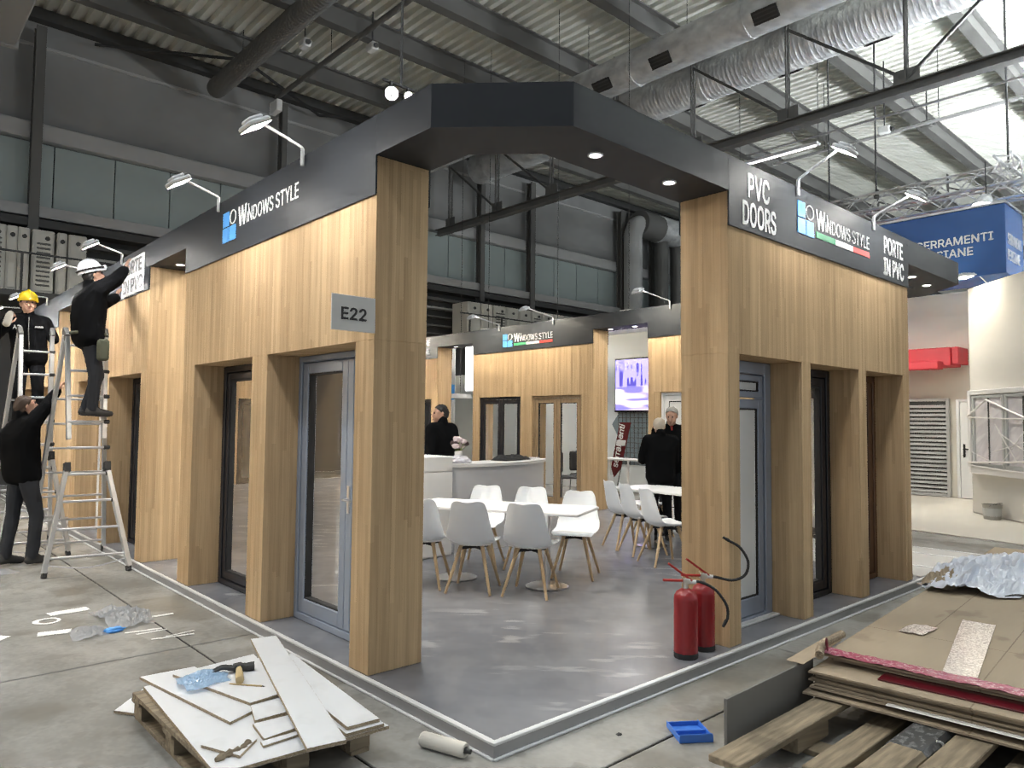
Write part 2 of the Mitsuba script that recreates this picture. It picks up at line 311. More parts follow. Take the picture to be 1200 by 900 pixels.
# beams over the gaps and corners
def beam(poly, label):
    t = thing('header_beam', label, 'beam'); part(t, 'box', prism(poly, ZB, ZT), 'm_black'); return t
def gap(x0, x1, y0, y1, label):
    t = thing('header_beam', label, 'beam'); part(t, 'box', bx(x0, x1, y0+.001, y1-.001, ZB, ZT), 'm_black'); return t
def corner(ax, ay, sx, sy, lx, ly, cx, cy, label):
    """chamfered corner: outer corner at ax, ay; legs lx, ly long; chamfer cx, cy"""
    d = .43; q = d*.414
    P = [(lx, 0), (cx, 0), (0, cy), (0, ly), (d, ly), (d, cy+q), (cx+q, d), (lx, d)]
    P = [(ax+sx*a, ay+sy*b) for a, b in P]
    return beam(P, label)
b1 = corner(AX-.014, .053, 1, 1, 2.231, 1.179, .578, .588, 'black chamfered header beam over the open front corner of the stand')
b2 = corner(BX+.014, .053, -1, 1, 2.211, 1.195, .582, .588, 'black chamfered header beam jutting out past the right wall block')
b3 = corner(AX-.014, L-.053, 1, -1, 2.231, L-.053-14.172, .578, .588, 'black chamfered header beam at the far left corner of the stand')
b4 = corner(BX+.014, L-.053, -1, -1, 2.211, L-.053-14.222, .582, .588, 'black chamfered header beam at the far inner corner of the stand')
g1 = gap(AX-.014, AX+DEP+.014, 4.754, 5.94, 'black header beam over the gap between the two left wall blocks')
g2 = gap(AX-.014, AX+DEP+.014, 9.46, 10.65, 'black header beam over the gap behind the ladders')
g3 = gap(BX-DEP-.014, BX+.014, 4.77, 5.99, 'black header beam over the gap that shows the television')
g4 = gap(BX-DEP-.014, BX+.014, 9.42, 10.7, 'black header beam over the bright narrow gap at the back of the interior')

scene['m_floor_sheen'] = pr((0.40, 0.395, 0.385), 0.4)  # pale colour stands in for lamp light and sheen on the vinyl
t = thing('lit_floor_patch', 'light grey patch painted as floodlight sheen on the bare end of the platform beyond the right block', 'floor covering')
part(t, 'sheet', bx(5.95, 7.93, .05, 2.3, ZP+.0005, ZP+.004), 'm_floor_sheen')
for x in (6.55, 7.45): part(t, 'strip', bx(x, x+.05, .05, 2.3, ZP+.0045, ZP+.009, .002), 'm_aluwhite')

# ---------------------------------------------------------------- lettering on the fascias
def caps(big, small, hb, hs, width):
    """small capitals with a tall first letter"""
    a = text(big, hb, bold=True); b = text(small, hs, bold=False)
    b.apply_translation([a.bounds[1][0]+.012, 0, 0]); m = cat(a, b)
    m.apply_scale([width/m.bounds[1][0], 1, 1]); return m
def emblem(f, u0, z0, w, h, inside=False):
    s = 1; c = 0.06
    k = w/2
    f.put('emblem_pane', bx(0, k*.94, h*.52, h, 0, .006), u0, z0, 'm_logo_blue', inside)
    f.put('emblem_pane', bx(0, k*.94, 0, h*.48, 0, .006), u0, z0, 'm_logo_blue', inside)
    f.put('emblem_pane', bx(k*1.06, w, 0, h*.48, 0, .006), u0, z0, 'm_logo_blue', inside)
    ring = Point(k*1.53, h*.76).buffer(1.0); 
    o = Point(0, 0).buffer(1.0, 20); r = o.difference(Point(0, 0).buffer(.86, 20))
    m = prism(r, 0, .006); m.apply_scale([k*.47, h*.235, 1]); m.apply_translation([k*1.53, h*.76, 0])
    f.put('emblem_ring', m, u0, z0, 'm_letter', inside)
def logo(f, sgn, u0, z0, wtot, flag=True, inside=False):
    """u0: where the emblem starts in reading direction; sgn: +1 when reading runs along u"""
    ew, eh = .29, .27
    emblem(f, u0, z0, ew, eh, inside)
    tw = wtot-ew-.05; tu = u0+sgn*(ew+.05)
    f.put('lettering', caps('W', '\u0131NDOWS STYLE', .165, .12, tw), tu, z0+.095, 'm_letter', inside)
    f.put('lettering', tf(bx(0, .012, 0, .035, 0, .004), (tw*.185, .118, 0)), tu, z0+.10, 'm_letter', inside)
    if flag:
        for k, mt in enumerate(('m_flag_green', 'm_letter', 'm_flag_red')):
            f.put('flag_stripe', bx(tw*k/3, tw*(k+1)/3-.004, 0, .052, 0, .005), tu, z0+.015, mt, inside)
logo(FA, -1, 3.783-1.234, 3.222, 1.475, flag=False)
logo(FD, 1, 3.304-2.26, 3.235, 1.45)
logo(FE, -1, 8.45-5.99, 3.185, 1.44, inside=True)
FD.put('lettering', text('PVC', .175, .32, bold=True), 2.525-2.26, 3.365, 'm_letter')
FD.put('lettering', text('DOORS', .175, .50, bold=True), 2.445-2.26, 3.145, 'm_letter')
FD.put('lettering', text('PORTE', .165, .49, bold=True), 5.115-2.26, 3.365, 'm_letter')
FD.put('lettering', text('IN PVC', .165, .52, bold=True), 5.10-2.26, 3.15, 'm_letter')
FG.put('lettering', text('FINESTRE', .12, .85, bold=True), 1.14, 3.42, 'm_letter', True)
FG.put('lettering', text('PERSIANE', .12, .85, bold=True), 1.14, 3.21, 'm_letter', True)
FC.put('lettering', text('PVC', .135, .30, bold=True), 3.3, 3.415, 'm_letter')
FC.put('lettering', text('WINDOWS', .135, .55, bold=True), 3.3, 3.195, 'm_letter')

# the sheet of letters that is being fixed
scene['m_sheet'] = pr((0.80, 0.81, 0.82), 0.35)
scene['m_sheetgrey'] = pr((0.16, 0.165, 0.17), 0.4)
t = thing('lettering_sheet', 'white transfer sheet of dark lettering that the man in the white helmet presses on', 'sheet')
yo = 6.99
part(t, 'backing', bx(.0175, .0250, 6.12, yo, 3.115, 3.545), 'm_sheet')
for s, z, wd in (('PORTE', 3.36, .74), ('IN PVC', 3.15, .78)):
    part(t, 'lettering', axes(text(s, .15, wd, bold=True), (.0172, yo-.05, z), (0, -1, 0), (0, 0, 1), (-1, 0, 0)), 'm_sheetgrey')

# stand number plate
scene['m_plate'] = pr((0.52, 0.515, 0.50), 0.5)
scene['m_ink'] = pr((0.015, 0.015, 0.015), 0.5)
t = thing('stand_number_sign', 'grey plate reading E22 that sticks out from the near left pillar', 'sign')
part(t, 'plate', bx(-.268, .036, 1.2185, 1.2305, 2.205, 2.425, .002), 'm_plate')
part(t, 'number', axes(text('E22', .072, .175, bold=True), (-.205, 1.2183, 2.275), (1, 0, 0), (0, 0, 1), (0, -1, 0)), 'm_ink')

# ---------------------------------------------------------------- arm floodlights and recessed spots
def floodlight(base, head, aim, label, kind, tint=(1.0, .97, .92)):
    """arm lamp on the top edge of a fascia; aim: horizontal unit vector from the head back to the fascia"""
    b, h, a = np.array(base, float), np.array(head, float), np.array(aim, float)
    t = thing('arm_floodlight', label, 'lamp', 'arm floodlights along the fascias')
    b = b-a*.031; part(t, 'bracket', cyl(b+[0, 0, -.08], b+[0, 0, .05], .015, n=8), 'm_aluwhite')
    part(t, 'arm', tube([b+[0, 0, .045], b+(h-b)*.04+[0, 0, .055], h+[0, 0, .05]], .011, 8), 'm_aluwhite')
    dn = np.array([0, 0, -1.0])+.6*a; dn /= np.linalg.norm(dn)
    side = np.cross(dn, a); side /= np.linalg.norm(side); fw = np.cross(side, dn)
    part(t, 'housing', axes(cat(bx(-.095, .095, -.075, .075, -.035, 0, .012), bx(-.065, .065, -.05, .05, -.06, -.035, .01)), h, side, fw, dn), 'm_aluwhite')
    q = [(-.09, -.07, .002), (.09, -.07, .002), (.09, .07, .002), (-.09, .07, .002)]
    m = axes(quad(*q), h, side, fw, dn)
    part(t, 'lens', emitter(m, kind, tint), None, label='glowing lamp face')
    return t
# outside, left face
for (b, h, lb) in (((.04, 2.229, 3.615), (-.60, 1.62, 3.47), 'white arm floodlight nearest on the left fascia, beaming at its lettering'),
                   ((.04, 3.875, 3.615), (-.60, 3.03, 3.45), 'second white arm floodlight over the blue window emblem'),
                   ((.04, 7.009, 3.615), (-.60, 5.75, 3.44), 'white arm floodlight above the white helmet'),
                   ((.04, 8.55, 3.615), (-.60, 7.3, 3.45), 'white arm floodlight between the yellow and the white helmet'),
                   ((.04, 11.5, 3.615), (-.60, 10.3, 3.45), 'white arm floodlight behind the yellow helmet'),
                   ((.04, 13.2, 3.615), (-.60, 12.0, 3.45), 'farthest arm floodlight at the left edge')):
    floodlight(b, h, (1, 0, 0), lb, 'left' if b[1] < 8 else 'left_far')
floodlight((3.292, .067, 3.615), (3.292, -.34, 3.80), (0, 1, 0), 'arm floodlight over the emblem on the right fascia', 'right')
floodlight((4.832, .067, 3.615), (4.832, -.34, 3.77), (0, 1, 0), 'arm floodlight over the red stripe at the far end of the right fascia', 'right')
for y, lb in ((8.55, 'arm floodlight inside, beside the glowing emblem on the back fascia'), (6.98, 'arm floodlight inside, right of the glowing lettering on the back fascia'),
              (4.3, 'arm floodlight inside over the two standing men'), (2.6, 'arm floodlight inside behind the right front pillar')):
    floodlight((7.55, y, 3.615), (7.0, y+.25, 3.78), (1, 0, 0), lb, 'back', tint=(1.0, .9, .72))
for y, lb in ((13.3, 'arm floodlight at the far inner corner'), (11.6, 'arm floodlight inside over the man at the counter')):
    floodlight((7.55, y, 3.615), (7.0, y+.2, 3.78), (1, 0, 0), lb, 'back_far', tint=(1.0, .9, .72))
for y, lb in ((2.3, 'arm floodlight on the inner side of the near left block'), (3.9, 'second arm floodlight on the inner side of the near left block'), (7.0, 'arm floodlight on the inner side of the block behind the ladders'), (8.6, 'second arm floodlight on the inner side of the block behind the ladders')):
    floodlight((.45, y, 3.615), (1.0, y, 3.78), (-1, 0, 0), lb, 'inner_left', tint=(1.0, .93, .8))
for x, lb in ((3.4, 'arm floodlight on the inner side of the right block'), (4.9, 'second arm floodlight on the inner side of the right block')):
    floodlight((x, .475, 3.615), (x, 1.0, 3.78), (0, -1, 0), lb, 'inner_right', tint=(1.0, .93, .8))
for x, lb in ((3.3, 'arm floodlight lighting the inner side of the far short wall'), (4.9, 'second added floodlight on an arm lighting the inner side of the far short wall')):  # lamps added so the far wall looks bright through the glass
    floodlight((x, 14.93, 3.615), (x, 14.35, 3.78), (0, 1, 0), lb, 'far_wall', tint=(1.0, .9, .72))
def spot(x, y, label):
    t = thing('recessed_spotlight', label, 'lamp', 'recessed spotlights in the black header')
    ring = prism(Point(0, 0).buffer(.05, 16).difference(Point(0, 0).buffer(.036, 16)), 0, .008)
    part(t, 'ring', tf(ring, (x, y, ZB-.009)), 'm_white')
    d = trimesh.creation.revolve(np.array([[0, 0], [.045, 0]]), sections=20); a = np.arange(20)*2*np.pi/20
    V = np.vstack([[[0, 0, 0]], np.stack([np.cos(a)*.035, np.sin(a)*.035, a*0], 1)]); i = np.arange(20)
    m = trimesh.Trimesh(V+[x, y, ZB-.004], np.stack([i*0, (i+1) % 20+1, i+1], 1), process=False)
    part(t, 'lens', emitter(m, 'spot', (1.0, .97, .92)), None, label='glowing lens')
for x, y, lb in ((1.034, .262, 'glowing recessed spot in the middle of the front header beam'), (1.806, .25, 'glowing recessed spot beside the right front pillar'),
                 (.245, 5.6, 'glowing recessed spot over the gap between the left wall blocks'), (7.16, .33, 'glowing recessed spot under the header end beyond the right block'),
                 (6.5, .27, 'recessed spot close behind the right block\'s far end'),
                 (7.75, 5.75, 'left one of two glowing spots above the television gap'), (7.75, 5.2, 'right one of two glowing spots above the television gap'), (7.76, 10.3, 'glowing recessed spot over the bright narrow gap')):
    spot(x, y, lb)

# ---------------------------------------------------------------- doors and windows shown in the niches
def leaf(t, bl, u0, u1, w0, w1, z0, z1, fr, mat, pane='m_glass', name='sash', rail=None, gasket=True):
    """one sash: frame of four rails, its pane and gasket as sub-parts"""
    fb = fr if rail is None else rail
    s = part(t, name, cat(bl.lb(u0, u0+fr, w0, w1, z0, z1, .006), bl.lb(u1-fr, u1, w0, w1, z0, z1, .006), bl.lb(u0+fr, u1-fr, w0, w1, z1-fr, z1, .006), bl.lb(u0+fr, u1-fr, w0, w1, z0, z0+fb, .006)), mat)
    wm = (w0+w1)/2
    if gasket:
        g = .012; a, b, c, d = u0+fr, u1-fr, z0+fb, z1-fr
        part(s, 'gasket', cat(bl.lb(a, a+g, w0+.012, w1-.012, c, d), bl.lb(b-g, b, w0+.012, w1-.012, c, d), bl.lb(a+g, b-g, w0+.012, w1-.012, d-g, d), bl.lb(a+g, b-g, w0+.012, w1-.012, c, c+g)), 'm_rubber')
    if pane:
        a, b = bl.P(u0+fr, wm, 0), bl.P(u1-fr, wm, 0); c, d = z0+fb, z1-fr
        if pane == 'm_glass':
            part(s, 'pane', quad((a[0], a[1], c), (b[0], b[1], c), (b[0], b[1], d), (a[0], a[1], d)), 'm_glass_coated' if bl in (A, Bk, Ck) else 'm_glass')
            o = bl.w*.018
            part(s, 'pane', quad((a[0]+o[0], a[1]+o[1], c), (b[0]+o[0], b[1]+o[1], c), (b[0]+o[0], b[1]+o[1], d), (a[0]+o[0], a[1]+o[1], d)), 'm_glass_coated' if bl in (A, Bk, Ck) else 'm_glass')
        else: part(s, 'panel', bl.lb(u0+fr, u1-fr, wm-.012, wm+.012, c, d), pane)
    return s
def outer(t, bl, n, w0, w1, fr, mat, z0=ZP+.001, name='frame', sill=None):
    a, b = n; a += .004; b -= .004; s = fr if sill is None else sill
    return part(t, name, cat(bl.lb(a, a+fr, w0, w1, z0, ZN-.003, .006), bl.lb(b-fr, b, w0, w1, z0, ZN-.003, .006), bl.lb(a+fr, b-fr, w0, w1, ZN-.003-fr, ZN-.003, .006), bl.lb(a+fr, b-fr, w0, w1, z0, z0+s, .004)), mat)
def lever(s, bl, u, w, z, d=1, side=-1):
    p = bl.P(u, w, z); n = bl.w*side; e = bl.u*d
    part(s, 'handle', cat(tube([p, p+n*.05, p+n*.055+e*.03, p+n*.055+e*.12], .009, 8), axes(bx(-.016, .016, -.1, .1, 0, .008), p, bl.u, (0, 0, 1), n)), 'm_chrome')
def window2(kind, bl, n, label, cat_, w0, w1, fo, fs, mat, split, panes=('m_glass', 'm_glass'), rail=None, sidepiece=None, sill=.05):
    t = thing(kind, label, cat_)
    outer(t, bl, n, w0, w1, fo, mat, sill=sill)
    a, b = n[0]+.004+fo+.003, n[1]-.004-fo-.003; z0, z1 = ZP+sill+.006, ZN-fo-.008
    cuts = [a]+[a+(b-a)*x for x in split]+[b]
    for k in range(len(cuts)-1):
        s = leaf(t, bl, cuts[k]+.002, cuts[k+1]-.002, w0+.012, w1-.01, z0, z1, fs, mat, panes[k % len(panes)], rail=rail)
        if k == sidepiece: lever(s, bl, cuts[k+1]-fs/2, w0+.012, 1.08, -1)
    return t
window2('patio_door', A, A.niches[0], 'grey blue aluminium glass door in the niche under the E22 plate', 'door', .27, .37, .05, .085, 'm_frame_grey', [.42], rail=.11, sidepiece=0)
window2('display_window', A, A.niches[1], 'tall black framed window in the farther niche of the near left block', 'window', .28, .37, .06, .07, 'm_frame_black', [.46])
window2('display_window', Bk, Bk.niches[0], 'dark framed window in the niche beside the big ladder', 'window', .28, .37, .06, .07, 'm_frame_black', [.5])
window2('display_window', Bk, Bk.niches[1], 'white framed window behind the legs of the man on the big ladder', 'window', .28, .37, .06, .07, 'm_frame_white', [.5])
window2('display_window', Ck, Ck.niches[0], 'white framed window at the left edge behind the farther ladder', 'window', .28, .37, .06, .07, 'm_frame_white', [.5])
window2('display_window', Ck, Ck.niches[1], 'black framed window at the very left edge of the picture', 'window', .28, .37, .06, .07, 'm_frame_black', [.5])
# right block: grey door with white leaf, black door, brown door
scene['m_door_white'] = pr((0.66, 0.67, 0.67), 0.35)
scene['m_door_brown'] = pr((0.11, 0.055, 0.028), 0.45)
n = D.niches[0]
t = thing('entrance_door', 'dark grey framed door with pale panel in the niche beside the fire extinguishers', 'door')
outer(t, D, n, .27, .37, .10, 'm_frame_grey', sill=.03)
a, b = n[0]+.108, n[1]-.108
s = leaf(t, D, a, b-.005, .285, .36, ZP+.035, 1.86, .075, 'm_frame_grey', 'm_door_white', rail=.14)
part(s, 'moulding', cat(D.lb(a+.09, a+.10, .305, .32, .33, 1.77), D.lb(b-.11, b-.10, .305, .32, .33, 1.77)), 'm_door_white')
lever(s, D, a+.04, .285, 1.05, 1)
leaf(t, D, a, b-.005, .285, .36, 1.875, ZN-.11, .05, 'm_frame_grey', 'm_door_white', name='transom')
part(t, 'threshold', D.lb(n[0]+.01, n[1]-.01, .20, .265, ZP+.001, ZP+.018, .004), 'm_aluwhite')
t = window2('display_window', D, D.niches[1], 'black framed glass door in the middle niche of the right block', 'door', .27, .37, .07, .08, 'm_frame_black', [.5], panes=('m_frame_black', 'm_glass'))
t = window2('entrance_door', D, D.niches[2], 'brown door deep in the last niche of the right block', 'door', .28, .37, .06, .09, 'm_door_brown', [.5], panes=('m_door_brown',), rail=.2)
# interior back wall
window2('display_window', E, E.niches[1], 'black framed double window in the back wall behind the reception counter', 'window', .30, .372, .05, .075, 'm_frame_black', [.5], sill=.55)
t = window2('patio_door', E, E.niches[0], 'oak framed double glass door in the back wall right of the counter', 'door', .30, .375, .05, .085, 'm_frame_oak', [.5], rail=.10)
window2('entrance_door', Fk, Fk.niches[1], 'white panelled door behind the grey haired man', 'door', .30, .372, .05, .09, 'm_frame_white', [.5], panes=('m_door_white',), rail=.15)
window2('display_window', Fk, Fk.niches[0], 'dark window in the back wall hidden by the right front pillar', 'window', .30, .372, .05, .075, 'm_frame_black', [.5])
window2('display_window', Gk, Gk.niches[0], 'window at the far inner corner behind the man at the counter', 'window', .30, .372, .05, .075, 'm_frame_black', [.5])
for k, (mt, lb) in enumerate((('m_frame_white', 'white window on the far short side'), ('m_frame_grey', 'grey window on the far short side'), ('m_frame_black', 'black window on the far short side'))):
    window2('display_window', Hk, Hk.niches[k], lb, 'window', .28, .37, .06, .07, mt, [.5])

# ---------------------------------------------------------------- under the roof: trusses, ducts, pipes
def hbar(p0, p1, w=.16, h=.16, t=.02):
    """steel section from p0 to p1"""
    p0, p1 = np.array(p0, float), np.array(p1, float); u, v, d = frame_of(p1-p0); ln = np.linalg.norm(p1-p0)
    m = cat(bx(-w/2, w/2, -h/2, -h/2+t, 0, ln), bx(-w/2, w/2, h/2-t, h/2, 0, ln), bx(-t/2, t/2, -h/2+t, h/2-t, 0, ln))
    return axes(m, p0, u, v, d)
def roof_truss(x, label, y0=-12.0, y1=18.5, zl=10.12, off=.6, sp=2.73, zt=11.4):
    t = thing('roof_truss', label, 'truss')
    part(t, 'lower_chord', cat(bx(x-.12, x+.12, y0, y1, zl-.11, zl-.085), bx(x-.12, x+.12, y0, y1, zl+.085, zl+.11), bx(x-.02, x+.02, y0, y1, zl-.085, zl+.085)), 'm_steel')
    y = off; ys = []
    while y > y0+sp: y -= sp
    while y < y1: ys.append(y); y += sp
    for a in ys:
        part(t, 'post', cat(hbar((x-.06, a, zl+.11), (x-.06, a, 11.965), .035, .06, .01), hbar((x+.06, a, zl+.11), (x+.06, a, 11.965), .035, .06, .01)), 'm_steel')
        part(t, 'gusset', bx(x-.012, x+.012, a-.25, a+.25, zl+.1, zl+.42), 'm_steel')
    for a, b in zip(ys, ys[1:]):
        lo, hi = ((a, b) if a > off-.1 else (b, a))
        part(t, 'brace', hbar((x, lo, zl+.2), (x, hi, zt), .06, .06, .01), 'm_steel')
    return t
roof_truss(13.25, 'dark steel roof truss crossing above the right fascia in front of the ribbed duct', zl=8.5, off=2.58, sp=2.53, zt=10.75)
roof_truss(30.5, 'steel roof truss far back on the right under the roof', zl=10.0, off=1.5)
def tubeY(x, z, r, y0, y1, n=28, spiral=0):
    if not spiral: return cyl((x, y0, z), (x, y1, z), r, n=n)
    a = np.arange(n)*2*np.pi/n; yy, rr = [y0], [r]; y = y0+.02
    while y < y1-.1:
        yy += [y, y+.02, y+.04]; rr += [r, r+spiral, r]; y += .12
    yy.append(y1); rr.append(r); P = np.array([[x, q, z] for q in yy])
    V = np.vstack([np.stack([x+q*np.cos(a), np.full(n, p), z+q*np.sin(a)], 1) for p, q in zip(yy, rr)]); i = np.arange(n); j = (i+1) % n
    return trimesh.Trimesh(V, np.vstack([np.vstack([np.stack([i+k*n, i+k*n+n, j+k*n], 1), np.stack([j+k*n, i+k*n+n, j+k*n+n], 1)]) for k in range(len(yy)-1)]), process=False)
scene['m_grille'] = pr((0.02, 0.02, 0.02), 0.7)
def duct(x, z, r, y0, y1, label, vents, spiral=0, mat='m_galv', cables=(), ang=-140):
    t = thing('ventilation_duct', label, 'duct')
    p = part(t, 'pipe', tubeY(x, z, r, y0, y1, spiral=spiral), mat, 35)
    y = y0+1.0
    while y < y1: part(t, 'collar', tubeY(x, z, r+.02, y, y+.07), mat, 35); y += 3.0
    for v in vents:
        a = math.radians(ang); n = np.array([math.cos(a), 0, math.sin(a)]); o = np.array([x, v, z])+n*(r+.004)
        g = part(t, 'grille', axes(bx(-.28, .28, -.14, .14, 0, .03, .008), o, (0, 1, 0), np.cross(n, (0, 1, 0)), n), 'm_grille')
        for s in (-.08, 0, .08): part(g, 'slat', axes(bx(-.25, .25, s-.012, s+.012, .03, .037), o, (0, 1, 0), np.cross(n, (0, 1, 0)), n), 'm_steeldark')
    for v in cables: part(t, 'cable', cyl((x, v, z+r), (x, v, 11.965), .009, n=6), 'm_steeldark')
    return t
duct(11.45, 10.3, .43, -14.0, 17.8, 'bright smooth metal duct with dark grilles over the front corner beam', (8.85, 7.1, 4.5, 2.0), cables=(9.6, 6.6, 3.6))
duct(14.55, 11.0, .54, -14.0, 17.8, 'ribbed spiral duct running behind the bright smooth duct', (8.6, 5.8, 3.7), spiral=.012, cables=(8.2, 5.1, 2.0), ang=-60)
duct(4.95, 11.0, .25, 8.6, 17.9, 'slim dark spiral duct ending at the hall wall on the left', (), spiral=.02, mat='m_steel', cables=(16, 12))
t = thing('ceiling_pipe', 'thin dark pipe under the roof with a white box at its lower end', 'pipe')
part(t, 'pipe', tubeY(6.45, 11.0, .07, 4.0, 17.2, n=12), 'm_steel', 35); part(t, 'box', bx(6.36, 6.54, 17.0, 17.5, 10.55, 10.9, .02), 'm_frame_white')
part(t, 'drop', cyl((6.45, 17.1, 10.9), (6.45, 17.1, 11.05), .03), 'm_steel')
for yy_ in (6, 10, 14): part(t, 'hanger', cyl((6.45, yy_, 11.05), (6.45, yy_, 11.965), .008, n=6), 'm_steeldark')
t = thing('bulkhead', 'big dark grey box duct in the upper left corner of the picture', 'duct')
part(t, 'casing', bx(-3.2, -.22, 3.0, 14.4, 9.0, 11.4, .03), 'm_hallwall'); part(t, 'flange', bx(-3.25, -.18, 14.3, 14.42, 8.96, 11.41, .01), 'm_hallwall')
# the elbow and stacks at the far wall
t = thing('ventilation_duct', 'thick duct along the far wall with an elbow and two stacks going down', 'duct')
part(t, 'pipe', cyl((24.2, 17.85, 10.85), (40, 17.85, 10.85), .62, n=24), 'm_steel', 40); part(t, 'band', cyl((25.6, 17.85, 10.85), (27.6, 17.85, 10.85), .64, n=24), 'm_galv', 40)
part(t, 'elbow', tube(spline([(24.5, 17.85, 10.85), (24.05, 17.85, 10.7), (23.8, 17.85, 10.2), (23.8, 17.85, 9.4), (23.8, 17.85, 6.0)], 20), .42, 18), 'm_ledge', 40)
for x in (26.0, 27.3): part(t, 'stack', cyl((x, 17.9, 4.6), (x, 17.9, 10.3), .34, n=18), 'm_steel', 40)
# cross braces between purlins
t = thing('roof_brace', 'dark steel cross bars in the roof bay along the hall wall', 'brace')
for a, b in (((2.0, 18.4), (5.2, 16.5)), ((8.4, 18.4), (5.2, 16.5)), ((8.4, 18.4), (11.6, 16.5)), ((14.8, 18.4), (11.6, 16.5))):
    part(t, 'bar', hbar((a[0], a[1], 11.42), (b[0], b[1], 11.42), .06, .06, .01), 'm_steeldark')
# conduits and a fluorescent strip below the right truss
t = thing('conduit', 'thin grey conduit hung below the right roof truss', 'conduit')
part(t, 'pipe', tubeY(13.7, 8.25, .025, -2.0, 6.4, n=8), 'm_ledge')
for y in (.05, 2.58, 5.11): part(t, 'hanger', cyl((13.7, y, 8.25), (13.36, y, 8.42), .015, n=6), 'm_steel')
t = thing('conduit', 'second conduit farther right with a small camera on it', 'conduit')
part(t, 'pipe', tubeY(19.0, 9.9, .05, -3.0, 8.5, n=8), 'm_ledge')
for y in (0.65, 3.75, 6.85): part(t, 'hanger', cyl((19.0, y, 9.95), (19.0, y, 11.965), .012, n=6), 'm_steel')
t = thing('strip_light', 'long fluorescent strip light behind the PVC DOORS lettering', 'lamp')
part(t, 'body', bx(16.0, 16.2, 5.7, 8.0, 8.98, 9.06, .01), 'm_aluwhite'); part(t, 'tube', emitter(cyl((16.05, 5.75, 8.95), (16.05, 7.95, 8.95), .02, n=8), 'tube'), None)
part(t, 'body', bx(16.3, 16.42, 5.9, 8.3, 9.05, 9.12, .01), 'm_steel')
for y in (5.72, 7.98): part(t, 'hanger', cyl((16.1, y, 9.06), (16.1, y, 11.425), .01, n=6), 'm_steeldark')
def camera_box(p, label, c='m_frame_white'):
    t = thing('security_camera', label, 'camera'); x, y, z = p
    part(t, 'body', cat(bx(x-.1, x+.1, y-.16, y+.16, z-.1, z+.1, .03)), c); part(t, 'lens', cyl((x-.02, y-.24, z-.04), (x, y-.15, z), .06, n=12), 'm_steeldark')
    part(t, 'stem', cyl((x, y, z+.1), (x, y, 11.965), .02, n=8), 'm_steeldark')
camera_box((7.0, 12.9, 11.05), 'small camera hung under the roof left of the front corner beam')
camera_box((5.55, 13.65, 10.9), 'small round camera beside the slim spiral duct')
camera_box((18.9, 5.1, 9.98), 'white box fitting above the arm floodlight of the right fascia')
camera_box((21.7, 4.9, 10.9), 'camera on a stem beneath the roof at the upper right', 'm_steel')
def drop(x, y, z0, label, r=.02, z1=11.965):
    t = thing('hanging_cable', label, 'cable'); part(t, 'cable', cyl((x, y, z0), (x, y, z1), r, n=8), 'm_steeldark'); part(t, 'clamp', bx(x-.05, x+.05, y-.05, y+.05, z0-.06, z0+.02, .01), 'm_steel')
# twin flood hung behind the left fascia
t = thing('twin_floodlight', 'pair of glowing floodlights hung on a rod behind the left front corner of the header', 'lamp')
for dx, r_ in ((-.16, .13), (.2, .085)):
    c_ = np.array([4.62+dx, 8.0, 7.42+(.06 if dx > 0 else 0)]); n_ = EYE+np.array([0.6, 0, -1.6])-c_; n_ /= np.linalg.norm(n_)
    part(t, 'housing', cyl(c_-n_*.18, c_, r_*.6, r_, n=16), 'm_steeldark')
    u_, v_, d_ = frame_of(n_); a_ = np.arange(16)*2*np.pi/16
    V_ = np.vstack([[c_+n_*.004], c_+n_*.004+r_*.9*(np.cos(a_)[:, None]*u_+np.sin(a_)[:, None]*v_)]); i_ = np.arange(16)
    m_ = trimesh.Trimesh(V_, np.stack([i_*0, i_+1, (i_+1) % 16+1], 1), process=False)
    if m_.face_normals[0] @ n_ < 0: m_.invert()
    part(t, 'lens', emitter(m_, 'twin', (1, .98, .95)), None)
part(t, 'bar', bx(4.3, 5.0, 8.02, 8.06, 7.62, 7.66), 'm_steeldark'); part(t, 'rod', cyl((4.68, 8.04, 7.66), (4.68, 8.04, 11.965), .025, n=8), 'm_steeldark')
part(t, 'yoke', bx(4.44, 4.48, 8.0, 8.06, 7.36, 7.64), 'm_steeldark'); part(t, 'yoke', bx(4.80, 4.84, 8.0, 8.06, 7.42, 7.64), 'm_steeldark')

# lighting truss over the neighbouring stand
def box_truss(p0, p1, s, label, seg=.33, mat='m_alu'):
    p0, p1 = np.array(p0, float), np.array(p1, float); d = (p1-p0); ln = np.linalg.norm(d); d /= ln
    u = np.cross(d, (0, 0, 1.0)); u /= np.linalg.norm(u); v = np.array([0, 0, 1.0])
    t = thing('lighting_truss', label, 'truss'); c = [a*u*s/2+b*v*s/2 for a, b in ((-1, -1), (1, -1), (1, 1), (-1, 1))]
    for k in c: part(t, 'chord', cyl(p0+k, p1+k, .030, n=8), mat, 40)
    n = int(ln/seg); ms = []
    for j in range(4):
        a, b = c[j], c[(j+1) % 4]; zz = []
        for k in range(n+1):
            zz.append(p0+d*ln*k/n+(a if k % 2 else b))
        for q0, q1 in zip(zz, zz[1:]): ms.append(cyl(q0, q1, .015, n=5))
    part(t, 'lacing', cat(ms), mat, 40)
    return t
box_truss((16, -3.0, 7.1), (16, 5.6, 7.1), .38, 'upper silver lighting truss at the right over the blue sign')
box_truss((14.6, -2.5, 6.35), (14.6, 5.4, 6.35), .30, 'lower silver lighting truss just behind the blue sign')
box_truss((14.9, 1.35, 7.1), (24.0, 1.35, 7.1), .30, 'silver lighting truss running back from the corner at the far right')
